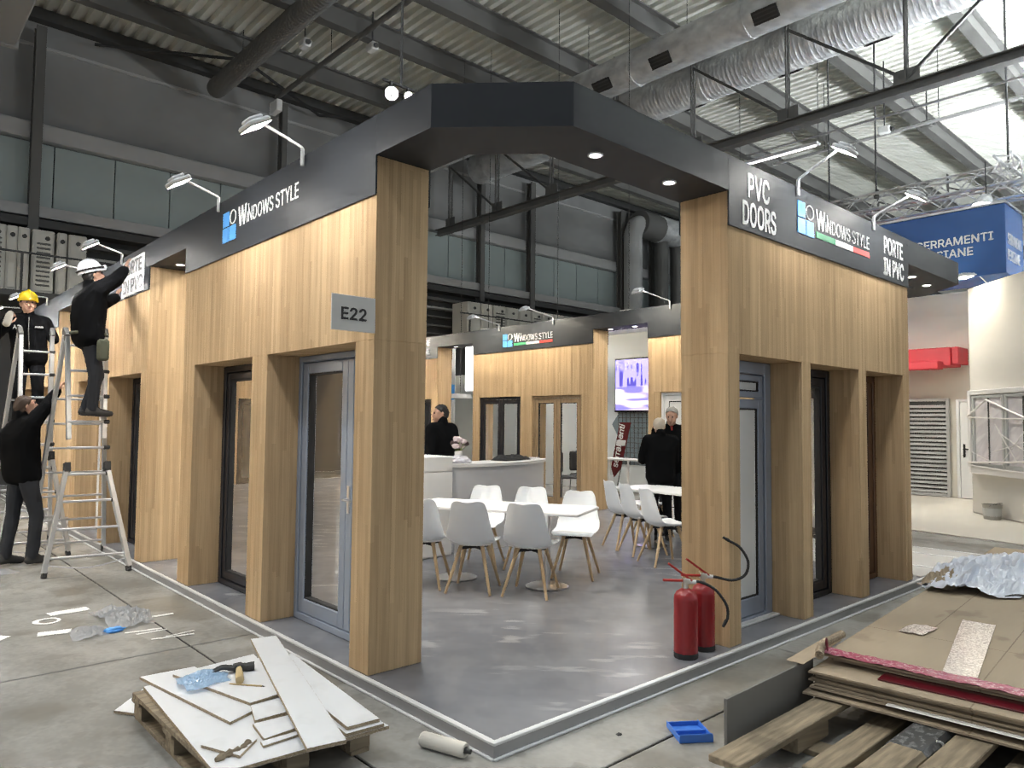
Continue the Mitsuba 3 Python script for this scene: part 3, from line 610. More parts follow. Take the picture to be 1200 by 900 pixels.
for (x, y, lb) in ((16, 4.25, 'hoist cable holding the silver truss, left'), (16, 1.5, 'hoist cable holding the silver truss, at its right corner'), (16, 5.4, 'cable hanging by the arm floodlight of the right fascia')):
    drop(x, y, 7.27, lb, .022)
# ---------------------------------------------------------------- cabinets on the gallery of the hall wall
gl = thing('gallery', 'dark steel gallery with railing along the hall wall carrying the white cabinets', 'gallery')
for a, b in ((-3.0, 2.5), (13.2, 24.0)):
    part(gl, 'deck', bx(a, b, 17.0, YW-.02, 4.42, 4.55), 'm_steeldark')
    part(gl, 'rail', bx(a, b, 17.02, 17.07, 5.42, 5.46), 'm_steeldark')
    x = a+.4
    while x < b: part(gl, 'post', bx(x, x+.05, 17.02, 17.07, 4.55, 5.42), 'm_steeldark'); x += 1.5
    x = a+.6
    while x < b: part(gl, 'column', bx(x-.08, x+.08, 17.2, 17.36, 0, 4.42), 'm_steeldark'); x += 4.4
scene['m_cabinet'] = pr((0.47, 0.46, 0.42), 0.5)
def cabinet(x0, x1, z1, style, label, y=17.4):
    t = thing('equipment_cabinet', label, 'cabinet', 'equipment cabinets along the gallery')
    part(t, 'body', bx(x0+.005, x1-.005, y, y+.9, 4.555, z1, .02), 'm_cabinet')
    w = x1-x0
    if style == 'door':
        part(t, 'door', bx(x0+.04, x1-.04, y-.025, y-.002, 4.65, z1-.06, .008), 'm_cabinet'); part(t, 'dial', cyl((x0+w*.5, y-.06, z1-.22), (x0+w*.5, y-.026, z1-.22), .05, n=12), 'm_steeldark')
    else:
        part(t, 'door', bx(x0+.04, x1-.04, y-.025, y-.002, 4.65, z1-.06, .008), 'm_cabinet'); z = 4.75
        while z < z1-.3: part(t, 'louvre', bx(x0+.09, x1-.09, y-.045, y-.026, z, z+.045, .006), 'm_steel'); z += .11
        part(t, 'dial', cyl((x0+w*.65, y-.06, z1-.2), (x0+w*.65, y-.026, z1-.2), .05, n=12), 'm_steeldark')
for k, (a, b, st) in enumerate(((-.75, -.3, 'door'), (-.3, .16, 'louvre'), (.16, .38, 'door'), (.38, .62, 'door'), (.66, 1.12, 'louvre'), (1.16, 1.38, 'door'), (1.40, 1.8, 'door'))):
    cabinet(a, b, 6.1, st, ('white cabinet at the left picture edge', 'louvred white cabinet at the left picture edge', 'narrow white cabinet left of the wall column', 'narrow white cabinet behind the wall column', 'louvred white cabinet above the yellow helmet', 'narrow white cabinet left of the white helmet', 'plain white cabinet above the white helmet')[k])
xx = 13.8
for k in range(13):
    wd = (.62, .55, .62, .62)[k % 4]
    cabinet(xx, xx+wd, 5.95, ('door', 'door', 'louvre')[k % 3], f'{("first", "second", "third", "fourth", "fifth", "sixth", "seventh", "eighth", "ninth", "tenth", "eleventh", "twelfth", "last")[k]} white cabinet from the left in the row above the interior back fascia'); xx += wd+.03

# ---------------------------------------------------------------- the neighbouring stand at the right
scene['m_plaster'] = pr((0.56, 0.535, 0.49), 0.7)
scene['m_cream'] = pr((0.66, 0.63, 0.56), 0.6)
scene['m_awning'] = pr((0.52, 0.035, 0.05), 0.45)
scene['m_louvre'] = pr((0.46, 0.465, 0.455), 0.4, 0.1)
def blue_fn(p, n, uv):
    a = fbm(p.y*.55, p.z*.6+p.x*.3, 3.0, 3); b = smoothstep(.45, .62, noise((p.y+p.z)*1.1, (p.z-p.y)*.35, 9.0))
    return mix(mix([0.012, 0.045, 0.17], [0.03, 0.12, 0.38], a), [0.05, 0.17, 0.48], b*.5)
scene['m_blue'] = pr(proc(blue_fn), 0.45)
C0 = np.array([13.46, 1.635]); DW = np.array([-.7138, -.7004]); NW = np.array([-.7004, .7138])   # along the slanted wall, out of it
if NW @ (EYE[:2]-C0) < 0: NW = -NW
def sl(s0, s1, d0, d1, z0, z1, b=0):
    """box along the slanted wall: s along it, d out of its face"""
    return axes(bx(s0, s1, d0, d1, z0, z1, b), (C0[0], C0[1], 0), (DW[0], DW[1], 0), (NW[0], NW[1], 0), (0, 0, 1))
def pos3(s, d, z): q = C0+DW*s+NW*d; return np.array([q[0], q[1], z])
t = thing('partition_wall', 'slanted pale plaster wall of the neighbouring stand at the right edge', 'wall')
part(t, 'panel', sl(0, 6.5, -.15, 0, .03, 4.3, .01), 'm_plaster')
t = thing('partition_wall', 'cream wall of the neighbouring stand that holds the louvred shutter', 'wall')
part(t, 'panel', bx(16.45, 16.6, 1.9, 7.5, .03, 4.75, .01), 'm_cream')
t = thing('partition_wall', 'white side wall of the neighbouring stand closing its recess', 'wall')
part(t, 'panel', axes(bx(0, 3.0, -.12, 0, .03, 4.25, .01), (13.5, 1.60, 0), (.995, .10, 0), (-.10, .995, 0), (0, 0, 1)), 'm_cream')
scene['m_pale_floor'] = pr((0.56, 0.53, 0.47), 0.45)
one('stand_floor', 'pale beige floor covering of the neighbouring stand', 'floor covering', prism(Polygon([(16.62, 7.6), (11.2, 7.6), (9.6, -1.1), (16.62, -1.1)]), .001, .02), 'm_pale_floor')
t = thing('awning', 'red awning cassette on the cream wall over the louvred shutter', 'awning')
part(t, 'cassette', bx(15.7, 16.44, 2.62, 6.0, 3.0, 3.42, .02), 'm_awning'); part(t, 'side_plate', bx(15.72, 16.43, 2.47, 2.60, 3.05, 3.42, .01), 'm_awning')
part(t, 'front_rail', bx(15.3, 15.68, 2.75, 6.0, 2.92, 3.1, .02), 'm_awning'); part(t, 'arm', bx(15.4, 15.66, 3.7, 6.0, 2.84, 2.915, .01), 'm_awning')
t = thing('louvred_shutter', 'tall grey louvred shutter under the red awning', 'shutter')
part(t, 'frame', cat(bx(16.33, 16.43, 2.86, 2.93, .03, 2.30, .008), bx(16.33, 16.43, 4.5, 4.57, .03, 2.30, .008), bx(16.33, 16.43, 2.93, 4.5, 2.23, 2.30, .008), bx(16.33, 16.43, 2.93, 4.5, .03, .10, .008)), 'm_louvre')
for k in range(21):
    z = .15+k*.098
    part(t, 'slat', axes(bx(-.045, .045, 0, 1.57, -.006, .006, .002), (16.37, 2.93, z), (math.cos(.75), 0, math.sin(.75)), (0, 1, 0), (-math.sin(.75), 0, math.cos(.75))), 'm_louvre')
part(t, 'back_board', bx(16.42, 16.435, 2.93, 4.5, .1, 2.23), 'm_steel')
t = thing('entrance_door', 'narrow white door with black handle between shutter and slanted wall', 'door')
part(t, 'leaf', bx(16.33, 16.42, 2.06, 2.64, .03, 2.2, .006), 'm_frame_white'); part(t, 'frame', cat(bx(16.30, 16.44, 2.645, 2.71, .03, 2.27, .006), bx(16.30, 16.44, 2.06, 2.645, 2.21, 2.27, .006)), 'm_frame_white')
part(t, 'handle', cat(bx(16.29, 16.33, 2.54, 2.58, .95, 1.25, .005), bx(16.27, 16.29, 2.40, 2.58, 1.12, 1.15, .004)), 'm_rubber')
# plant
def leaf_fn(p, n, uv): return mix([0.10, 0.16, 0.04], [0.28, 0.33, 0.10], noise(p.x*19, p.y*19, p.z*19))
scene['m_leaf'] = pr(proc(leaf_fn), 0.5); scene['m_bark'] = pr((0.12, 0.08, 0.05), 0.8); scene['m_pot'] = pr((0.35, 0.33, 0.30), 0.6)
t = thing('potted_tree', 'small potted tree with fine green leaves in front of the louvred shutter', 'plant')
px_, py_ = 14.2, 3.33
part(t, 'pot', lathe([(0, .02), (.16, .02), (.22, .4), (.2, .4), (.19, .36), (0, .36)], 20, (px_, py_, .003)), 'm_pot', 40)
part(t, 'stem', cat(tube(spline([(px_, py_, .35), (px_+.03, py_, 1.0), (px_, py_-.02, 1.6), (px_+.02, py_, 2.0)]), [.022]*24, 6), *[tube([(px_, py_, 1.1+.1*k), (px_+.25*math.cos(k*2.4), py_+.25*math.sin(k*2.4), 1.45+.1*k)], .008, 5) for k in range(8)]), 'm_bark')
lm = []
for k in range(900):
    q = rng.normal(0, 1, 3); q /= np.linalg.norm(q); q = q*(rng.random()**.45)*np.array([.36, .36, .52])+np.array([px_, py_, 1.72]); e = frame_of(rng.normal(0, 1, 3))
    a, b = e[0]*.032, e[1]*.009; lm.append(([q-a, q+b, q+a, q-b]))
V_ = np.array(lm).reshape(-1, 3); i_ = np.arange(len(lm))*4
part(t, 'foliage', trimesh.Trimesh(V_, np.vstack([np.stack([i_, i_+1, i_+2], 1), np.stack([i_, i_+2, i_+3], 1)]), process=False), 'm_leaf', kind='stuff')
# film wrapped window
def film_fn(p, n, uv):
    a = fbm(p.z*9+p.y*14, p.y*5-p.z*3, 2.0, 3); s = smoothstep(.62, .8, noise((p.z+p.y*.8)*11, (p.z-p.y)*2.2, 5.0))
    return mix(mix([0.54, 0.51, 0.53], [0.70, 0.67, 0.68], a), [0.75, 0.73, 0.73], s*.55)
scene['m_film'] = pr(proc(film_fn), 0.18, spec=.8)
scene['m_filmwhite'] = pr((0.72, 0.70, 0.68), 0.25)
t = thing('wrapped_window', 'double window wrapped in clear stretch film on the slanted wall', 'window')
part(t, 'frame', cat(sl(.13, .22, .01, .13, .78, 2.33, .01), sl(2.2, 2.29, .01, .13, .78, 2.33, .01), sl(.22, 2.2, .01, .13, 2.24, 2.33, .01), sl(.22, 2.2, .01, .13, .78, .90, .01)), 'm_filmwhite')
for k in range(2):
    a, b = .235+k*.985, 1.20+k*.985
    s = part(t, 'sash', cat(sl(a, a+.06, .03, .11, .91, 2.23, .006), sl(b-.06, b, .03, .11, .91, 2.23, .006), sl(a+.06, b-.06, .03, .11, 2.17, 2.23, .006), sl(a+.06, b-.06, .03, .11, .91, .98, .006)), 'm_louvre')
    part(s, 'pane', sl(a+.06, b-.06, .06, .075, .98, 2.17), 'm_film')
    part(s, 'muntin', sl((a+b)/2-.012, (a+b)/2+.012, .076, .09, .98, 2.17), 'm_steel')
mm = []
for (s0, z0, s1, z1, r) in ((.14, 1.85, .75, 2.14, .018), (.75, 2.14, 2.2, 1.70, .018), (.14, 1.83, 2.2, 1.78, .014), (.14, .98, 2.2, 1.10, .02), (.14, .93, 2.2, .88, .016), (1.0, 1.7, 1.6, 1.05, .009), (1.1, 1.55, 2.2, 1.1, .009), (.9, 1.2, 2.2, 1.5, .008), (1.2, 1.05, 2.1, 1.85, .008), (.2, 1.2, 1.0, 1.0, .007)):
    mm.append(tube([pos3(s0, .137, z0), pos3((s0+s1)/2, .142, (z0+z1)/2-.01), pos3(s1, .137, z1)], r, 6))
part(t, 'film_strand', cat(mm), 'm_filmwhite')
# bucket
t = thing('bucket', 'small metal paint bucket standing at the foot of the slanted wall', 'bucket')
bp_ = (12.62, 1.10)
scene['m_bucket'] = pr((0.34, 0.33, 0.30), 0.4, 0.5)
part(t, 'body', lathe([(0, 0), (.13, 0), (.15, .25), (.158, .25), (.158, .262), (.145, .262), (.125, .01), (0, .01)], 24, (*bp_, .021)), 'm_bucket', 40)
part(t, 'label_band', lathe([(.1385, .06), (.1505, .20)], 24, (*bp_, .021)), 'm_louvre', 40)
part(t, 'handle', tube(spline([(bp_[0]-.155, bp_[1], .26), (bp_[0]-.1, bp_[1]-.1, .31), (bp_[0]+.06, bp_[1]-.14, .31), (bp_[0]+.155, bp_[1], .26)], 14), .005, 6), 'm_steel')
# blue hanging sign
t = thing('hanging_sign', 'big blue box sign lettered SERRAMENTI PERSIANE over the neighbouring stand', 'sign')
part(t, 'box', bx(13.0, 14.2, .88, 6.2, 4.44, 5.73, .01), 'm_blue'); part(t, 'top_rim', cat(bx(12.98, 13.02, .87, 6.2, 5.731, 5.77), bx(13.02, 14.2, .86, .90, 5.731, 5.77)), 'm_alu')
def onx(m, y, z, x=13.0): return axes(m, (x-.0006, y, z), (0, -1, 0), (0, 0, 1), (-1, 0, 0))
part(t, 'lettering', onx(text('SERRAMENTI', .15, 1.30, .006, True), 2.37, 5.085), 'm_letter'); part(t, 'lettering', onx(text('PERSIANE', .15, 1.0, .006, True), 2.40, 4.855), 'm_letter')
part(t, 'lettering', axes(text('SERRAMENTI', .2, .95, .006), (13.12, .8794, 5.0), (1, 0, 0), (0, 0, 1), (0, -1, 0)), 'm_letter')
part(t, 'lettering', axes(text('PERSIANE', .2, .8, .006), (13.12, .8794, 4.7), (1, 0, 0), (0, 0, 1), (0, -1, 0)), 'm_letter')
for y in (1.2, 3.2, 5.6): part(t, 'wire', cyl((14.1, y, 5.73), (14.55, y, 6.22), .008, n=5), 'm_steeldark')
part(t, 'post', cat(bx(14.02, 14.12, 1.0, 1.1, 4.2, 4.435), bx(13.9, 14.25, .95, 1.15, 4.15, 4.2)), 'm_alu')
def bell(p, label, aim):
    t = thing('hanging_floodlight', label, 'lamp'); c = np.array(p, float); n = np.array(aim, float); n /= np.linalg.norm(n); u, v, d = frame_of(n)
    part(t, 'shade', axes(lathe([(.05, -.28), (.10, -.26), (.22, 0), (.21, 0), (.09, -.25)], 20), c, u, v, n), 'm_aluwhite', 40)
    a = np.arange(20)*2*np.pi/20; V = np.vstack([[c-n*.03], c-n*.03+.19*(np.cos(a)[:, None]*u+np.sin(a)[:, None]*v)]); i = np.arange(20); m = trimesh.Trimesh(V, np.stack([i*0, i+1, (i+1) % 20+1], 1), process=False)
    if m.face_normals[0] @ n < 0: m.invert()
    part(t, 'lens', emitter(m, 'bell', (1.0, .96, .88)), None); part(t, 'cable', cyl(c-n*.27, (c-n*.27)*[1, 1, 0]+[0, 0, 7.0], .012, n=6), 'm_steeldark')
bell((14.3, 1.55, 6.05), 'bell shaped glowing floodlight hanging on the truss above the blue sign', (-.35, .1, -1))
t = thing('wall_floodlight', 'glowing floodlight on top of the slanted wall washing it with warm light', 'lamp')
q_ = pos3(.52, .35, 4.42)
part(t, 'arm', tube([pos3(.52, -.08, 4.3), pos3(.52, .1, 4.48), q_+[0, 0, .03]], .012, 8), 'm_aluwhite')
part(t, 'housing', axes(bx(-.17, .17, -.12, .12, 0, .06, .015), q_, (DW[0], DW[1], 0), (NW[0], NW[1], 0), (0, 0, 1)), 'm_aluwhite')
c_ = [pos3(.52+a, .35+b, 4.416) for a, b in ((-.15, -.1), (.15, -.1), (.15, .1), (-.15, .1))]; m_ = quad(*c_)
if m_.face_normals[0][2] > 0: m_.invert()
part(t, 'lens', emitter(m_, 'neighbour', (1.0, .92, .75)), None)
t = thing('wall_floodlight', 'floodlight outside the view lighting the recess of the neighbouring stand', 'lamp')
part(t, 'housing', bx(13.0, 13.4, 3.4, 3.8, 4.32, 4.4, .01), 'm_aluwhite'); part(t, 'cable', cyl((13.2, 3.6, 4.4), (13.2, 3.6, 4.5), .012, n=6), 'm_steeldark')
part(t, 'lens', emitter(quad((13.03, 3.43, 4.315), (13.03, 3.77, 4.315), (13.37, 3.77, 4.315), (13.37, 3.43, 4.315)), 'neighbour_recess', (1.0, .95, .84)), None)

# ---------------------------------------------------------------- stands behind, seen through the gaps
scene['m_boothwhite'] = pr((0.62, 0.65, 0.64), 0.5)
def screen_fn(p, n, uv):
    s = noise(p.y*1.6, p.z*14.0, 2.0); v = noise(p.y*17.0, p.z*2.0, 5.0); up = smoothstep(2.50, 2.56, p.z)
    wh = smoothstep(.55, .75, s); tr = smoothstep(.60, .68, v)*smoothstep(.4, .6, noise(p.y*6, p.z*6, 1.0))
    lo = mix([0.16, 0.14, 0.42], [0.75, 0.62, 0.9], wh); hi = mix([0.30, 0.26, 0.72], [0.06, 0.05, 0.30], tr)
    return mix(lo, hi, up)*(LAMP['screen'][0]*1.3)
t = thing('partition_wall', 'white wall of the stand behind with the purple screen', 'wall')
part(t, 'panel', bx(11.52, 11.65, 6.9, 11.6, .005, 4.0, .01), 'm_boothwhite')
part(t, 'head_panel', bx(10.4, 11.51, 6.9, 9.2, 3.82, 4.0, .01), 'm_frame_white')
t = thing('television', 'tall screen glowing purple on the white wall behind the interior gap', 'television')
part(t, 'casing', bx(11.44, 11.515, 7.35, 8.70, 1.92, 3.22, .01), 'm_frame_black')
d_ = mikit.ply(quad((11.436, 8.67, 1.96), (11.436, 7.38, 1.96), (11.436, 7.38, 3.18), (11.436, 8.67, 3.18)), 'm_frame_black', uv=np.array([[0, 0], [1, 0], [1, 1], [0, 1]])); d_['emitter'] = {'type': 'area', 'radiance': proc(screen_fn), 'sampling_weight': LAMP['screen'][1]}; EMITTERS['screen'] = [d_]
part(t, 'screen', d_, None)
scene['m_mesh'] = pr((0.19, 0.24, 0.26), 0.5)
t = thing('display_panel', 'blue grey grid panel with pointed left edge beneath the purple screen', 'panel')
hexp = [(8.62, 1.9), (8.84, 1.62), (8.66, 1.35), (8.62, .66), (7.3, .66), (7.3, 1.9)]
part(t, 'board', axes(prism(hexp, 0, .012), (11.505, 0, 0), (0, 1, 0), (0, 0, 1), (1, 0, 0)), 'm_mesh')
part(t, 'grid', cat([bx(11.492, 11.504, 7.3+.12*k, 7.312+.12*k, .66, 1.9) for k in range(12)]+[bx(11.492, 11.504, 7.3, 8.62, .70+.12*k, .712+.12*k) for k in range(11)]), 'm_steel')
scene['m_banner'] = pr((0.11, 0.010, 0.014), 0.5)
t = thing('banner', 'dark red tilted banner lettered serramenti behind the high table', 'banner')
o_ = np.array([10.6, 8.02, .42]); U_ = np.array([0, -.28, 1.25]); U_ /= np.linalg.norm(U_); V2_ = np.array([0, -1.0, 0.0])
part(t, 'cloth', axes(prism([(0, 0), (.22, .15), (1.28, .20), (1.28, -.11), (.22, -.14)], 0, .012), o_, U_, V2_, np.cross(U_, V2_)), 'm_banner')
part(t, 'lettering', axes(text('serramenti', .155, 1.0, bold=True), o_+U_*.22+V2_*.05+[-.004, 0, 0], U_, -np.cross(U_, (-1, 0, 0)), (-1, 0, 0)), 'm_letter')
part(t, 'patch', axes(bx(0, .13, -.10, .16, 0, .004), o_+U_*.74+[-.009, 0, 0], U_, V2_, (-1, 0, 0)), 'm_letter')
part(t, 'pole', cyl((10.66, 8.02, .02), (10.66, 7.66, 1.52), .012, n=8), 'm_steel'); part(t, 'base', bx(10.5, 10.8, 7.9, 8.2, .001, .02, .004), 'm_steel')
t = thing('high_table', 'narrow white high table in the gap behind the interior', 'table')
part(t, 'top', bx(9.15, 9.55, 6.0, 7.22, .90, .935, .006), 'm_white')
for y in (6.1, 6.62, 7.12): part(t, 'leg', cyl((9.35, y, .001), (9.35, y, .90), .02, n=10), 'm_white')
t = thing('partition_wall', 'white wall behind the interior back windows', 'wall'); part(t, 'panel', bx(12.7, 12.8, 8.2, 18.0, .005, 3.2, .01), 'm_boothwhite')
t = thing('light_box', 'bright white backlit panel in the narrow gap at the back of the interior', 'sign')
part(t, 'casing', bx(11.6, 11.7, 14.05, 14.75, 2.55, 4.05, .01), 'm_frame_white')
part(t, 'face', emitter(quad((11.598, 14.73, 2.6), (11.598, 14.08, 2.6), (11.598, 14.08, 4.0), (11.598, 14.73, 4.0)), 'panel'), None)
part(t, 'post', bx(11.62, 11.68, 14.3, 14.36, .002, 2.55), 'm_alu')
t = thing('hanging_lampshade', 'white drum lampshade low in the bright narrow gap', 'lamp'); part(t, 'shade', lathe([(.0, .12), (.3, .12), (.34, 0), (.33, 0), (.29, .11)], 20, (10.2, 13.2, 2.30)), 'm_white', 40); part(t, 'cable', cyl((10.2, 13.2, 2.4), (10.2, 13.2, 11.965), .008, n=5), 'm_steeldark')
t = thing('banner', 'narrow white and blue banner left of the backlit panel', 'banner'); part(t, 'cloth', bx(10.9, 10.92, 14.35, 14.75, .5, 3.9), 'm_frame_white'); part(t, 'print', bx(10.896, 10.8995, 14.36, 14.6, 2.3, 2.75), 'm_logo_blue'); part(t, 'base', bx(10.7, 11.1, 14.3, 14.8, .001, .03), 'm_alu'); part(t, 'pole', cyl((10.93, 14.55, .03), (10.93, 14.55, 3.9), .012, n=6), 'm_alu')
# chair and white shelf glimpsed through the oak door
def simple_chair(x, y, rz, label):
    t = thing('office_chair', label, 'chair'); f = lambda m: tf(m, (x, y, 0), rz)
    part(t, 'seat', f(bx(-.22, .22, -.22, .22, .44, .5, .03)), 'm_rubber'); part(t, 'backrest', f(bx(.18, .24, -.22, .22, .55, 1.0, .03)), 'm_rubber')
    for a, b in ((-.19, -.19), (.19, -.19), (.19, .19), (-.19, .19)): part(t, 'leg', f(cyl((a*1.1, b*1.1, .001), (a, b, .45), .013, n=6)), 'm_steel')
simple_chair(9.35, 8.22, 2.2, 'dark chair seen through the right pane of the oak glass door'); simple_chair(10.1, 8.55, 1.2, 'second dark chair behind the right pane of the oak glass door')
t = thing('shelf_unit', 'low white shelf seen through the left pane of the oak glass door', 'shelf')
for z in (.35, .75): part(t, 'board', bx(11.4, 11.8, 8.8, 9.5, z, z+.03), 'm_white')
for y in (8.8, 9.48): part(t, 'side', bx(11.4, 11.8, y, y+.02, .005, .349), 'm_white')
t = thing('poster', 'blue poster glimpsed through the oak glass door', 'poster'); part(t, 'sheet', bx(12.68, 12.698, 9.9, 10.6, 1.5, 2.3), 'm_logo_blue'); part(t, 'frame', bx(12.69, 12.699, 9.86, 10.64, 1.46, 2.34), 'm_alu')

for y, lb in ((7.4, 'floodlight above the purple screen, behind the back fascia'), (9.6, 'floodlight on the white wall behind the interior back windows'), (12.2, 'floodlight behind the bright narrow gap')):  # hidden lamps added to brighten what shows behind the back windows
    t = thing('wall_floodlight', lb, 'lamp'); part(t, 'housing', bx(10.2, 10.5, y-.15, y+.15, 4.08, 4.16, .01), 'm_aluwhite'); part(t, 'cable', cyl((10.35, y, 4.16), (10.35, y, 11.965), .008, n=5), 'm_steeldark')
    part(t, 'lens', emitter(quad((10.22, y-.13, 4.075), (10.22, y+.13, 4.075), (10.48, y+.13, 4.075), (10.48, y-.13, 4.075)), 'behind', (1.0, .97, .92)), None)
# ---------------------------------------------------------------- stand across the left aisle, seen only mirrored in the glass
t = thing('opposite_stand', 'wooden stand across the aisle that shows only as a reflection in the glass', 'stand')
part(t, 'platform', bx(-9, -4.0, 2.0, 16.5, .001, .14), 'm_frame_oak'); part(t, 'wall', bx(-6.2, -6.0, 2.0, 16.5, .141, 2.55), 'm_cream'); part(t, 'header', bx(-6.2, -5.9, 2.0, 16.5, 2.551, 2.85), 'm_frame_oak'); part(t, 'top_board', bx(-6.2, -6.0, 2.0, 16.5, 2.851, 3.9), 'm_wood')
for y in (6.2, 9.6, 12.6):
    dd = part(t, 'door', bx(-5.995, -5.93, y, y+1.0, .15, 2.3), 'm_louvre'); part(dd, 'louvre', cat([bx(-5.929, -5.91, y+.1, y+.9, .3+.12*k, .35+.12*k) for k in range(16)]), 'm_steel')
for y in (5.0, 9.0, 13.0):  # unseen lamps added to brighten the opposite wall for its mirror image
    t = thing('added_opposite_floodlight', f'added unseen arm floodlight for the stand across the aisle, {("nearest", "middle", "farthest")[int(y-5)//4]} of three', 'lamp'); part(t, 'housing', bx(-5.2, -4.95, y-.15, y+.15, 3.62, 3.7, .01), 'm_aluwhite'); part(t, 'arm', bx(-5.98, -5.1, y-.02, y+.02, 3.7, 3.74), 'm_aluwhite')
    part(t, 'lens', emitter(quad((-5.18, y-.13, 3.615), (-5.18, y+.13, 3.615), (-4.97, y+.13, 3.615), (-4.97, y-.13, 3.615)), 'across', (1.0, .93, .8)), None)

# ---------------------------------------------------------------- furniture inside the stand
def sheet(P, th, nu, nv):
    """closed shell from a grid of points (nv rows of nu) and a thickness"""
    P = np.asarray(P, float).reshape(nv, nu, 3); du = np.gradient(P, axis=1); dv = np.gradient(P, axis=0); N = np.cross(du, dv); N /= np.maximum(np.linalg.norm(N, axis=2, keepdims=True), 1e-9)
    A, B_ = P.reshape(-1, 3), (P-N*th).reshape(-1, 3); V = np.vstack([A, B_]); o = nu*nv
    jj, ii = np.meshgrid(np.arange(nv-1), np.arange(nu-1), indexing='ij'); a = (jj*nu+ii).ravel(); b, c, d = a+1, a+nu+1, a+nu
    F = [np.stack(x, 1) for x in ((a, b, c), (a, c, d), (a+o, c+o, b+o), (a+o, d+o, c+o))]
    e = np.array([j*nu for j in range(nv)]+[(nv-1)*nu+i for i in range(1, nu)]+[j*nu+nu-1 for j in range(nv-2, -1, -1)]+[i for i in range(nu-2, 0, -1)]); e1 = np.roll(e, -1)
    F = np.vstack(F+[np.stack([e, e1+o, e1], 1), np.stack([e, e+o, e1+o], 1)]); m = trimesh.Trimesh(V, F, process=False)
    return m if m.volume > 0 else trimesh.Trimesh(V, F[:, ::-1], process=False)
def chair_shell():
    prof = spline([(.235, .435), (.20, .452), (.08, .437), (-.06, .428), (-.16, .445), (-.215, .51), (-.245, .62), (-.27, .74), (-.285, .835)], 26)
    W = np.interp(np.linspace(0, 1, 26), [0, .06, .2, .45, .6, .8, .95, 1], [.19, .21, .222, .228, .225, .19, .165, .15])
    lift = np.interp(np.linspace(0, 1, 26), [0, .2, .42, .55, .75, 1], [.0, .02, .05, .05, .02, .0]); curl = np.interp(np.linspace(0, 1, 26), [0, .4, .6, .85, 1], [0, 0.0, .05, .06, .045])
    G = []
    for k in range(26):
        for s in np.linspace(-1, 1, 13):
            z = prof[k, 1]+lift[k]*abs(s)**3
            if k > 21: z += .016*(1-(1-abs(s))**2)*(k-21)/4-.012*(k-21)/4*max(0, abs(s)-.8)*8
            G.append((W[k]*s, prof[k, 0]+curl[k]*s*s, z))
    return sheet(G, .009, 13, 26)
CH = {'shell': chair_shell()}
def pad():
    G = []
    for k, v in enumerate(np.linspace(-.13, .20, 10)):
        for s in np.linspace(-1, 1, 11):
            e = max(0, 1-max(abs(s), abs((v-.035)/.165))**4); G.append((s*.185, v, .441+.03*e+(.02*abs(s)**3)+(.012 if v > .15 else 0)*(v-.15)/.05))
    m = sheet(G, .02, 11, 10); return m
CH['cushion'] = pad()
scene['m_chairwhite'] = pr((0.82, 0.855, 0.89), 0.35)
scene['m_cushion'] = pr((0.74, 0.74, 0.73), 0.45)
def beech_fn(p, n, uv): return mix([0.42, 0.29, 0.16], [0.60, 0.45, 0.28], fbm(p.x*30+p.y*30, p.z*4, 2.0, 3))
scene['m_beech'] = pr(proc(beech_fn), 0.45)
def legm(sx, sy):
    a, b = (sx*.10, sy*.10+.015, .425), (sx*.21, sy*.225+.0, .001); return cat(cyl(a, b, .019, .012, 12))
LEG = [legm(sx, sy) for sx, sy in ((-1, 1), (1, 1), (1, -1), (-1, -1))]
def chair(x, y, face, label, group='white shell chairs at the tables'):
    """face: horizontal vector the sitter looks along"""
    rz = math.atan2(face[1], face[0])-math.pi/2
    t = thing('shell_chair', label, 'chair', group); f = lambda m: tf(m, (x, y, ZP), rz)
    part(t, 'shell', f(CH['shell']), 'm_chairwhite', 50); part(t, 'cushion', f(CH['cushion']), 'm_cushion', 50)
    part(t, 'base_cross', f(cat(axes(bx(-.15, .15, -.015, .015, .385, .41, .004), (0, .015, 0), (.707, .707, 0), (-.707, .707, 0), (0, 0, 1)), axes(bx(-.15, .15, -.015, .015, .3855, .4095, .004), (0, .015, 0), (.707, -.707, 0), (.707, .707, 0), (0, 0, 1)), bx(-.07, .07, -.055, .085, .411, .425))), 'm_rubber')
    for m in LEG: part(t, 'leg', f(m), 'm_beech', 40)
    return t
chair(2.02, 2.62, (.80, .60), 'left white shell chair of the two turned back to the camera at the near table')
chair(2.33, 2.16, (.86, .50), 'right white shell chair of the two turned back to the camera at the near table')
chair(1.79, 3.08, (.78, .62), 'white shell chair half hidden behind the left front pillar')
chair(2.86, 3.50, (-.80, -.60), 'white shell chair across the near table in front of the counter, left one')
chair(3.14, 3.06, (-.82, -.57), 'white shell chair across the near table in front of the counter, right one')
chair(3.22, 2.42, (-.84, -.54), 'white shell chair facing the room opening at the right end of the near table')
chair(4.98, 3.18, (.90, -.43), 'white shell chair seen from the side, farthest of the three at the second table')
chair(4.80, 2.78, (.90, -.43), 'white shell chair seen from the side, middle of the three at the second table')
chair(4.47, 2.22, (.90, -.43), 'white shell chair seen from the side, nearest of the three at the second table')
chair(6.05, 3.55, (-.86, .5), 'white shell chair on the far side of the second table by the two men')
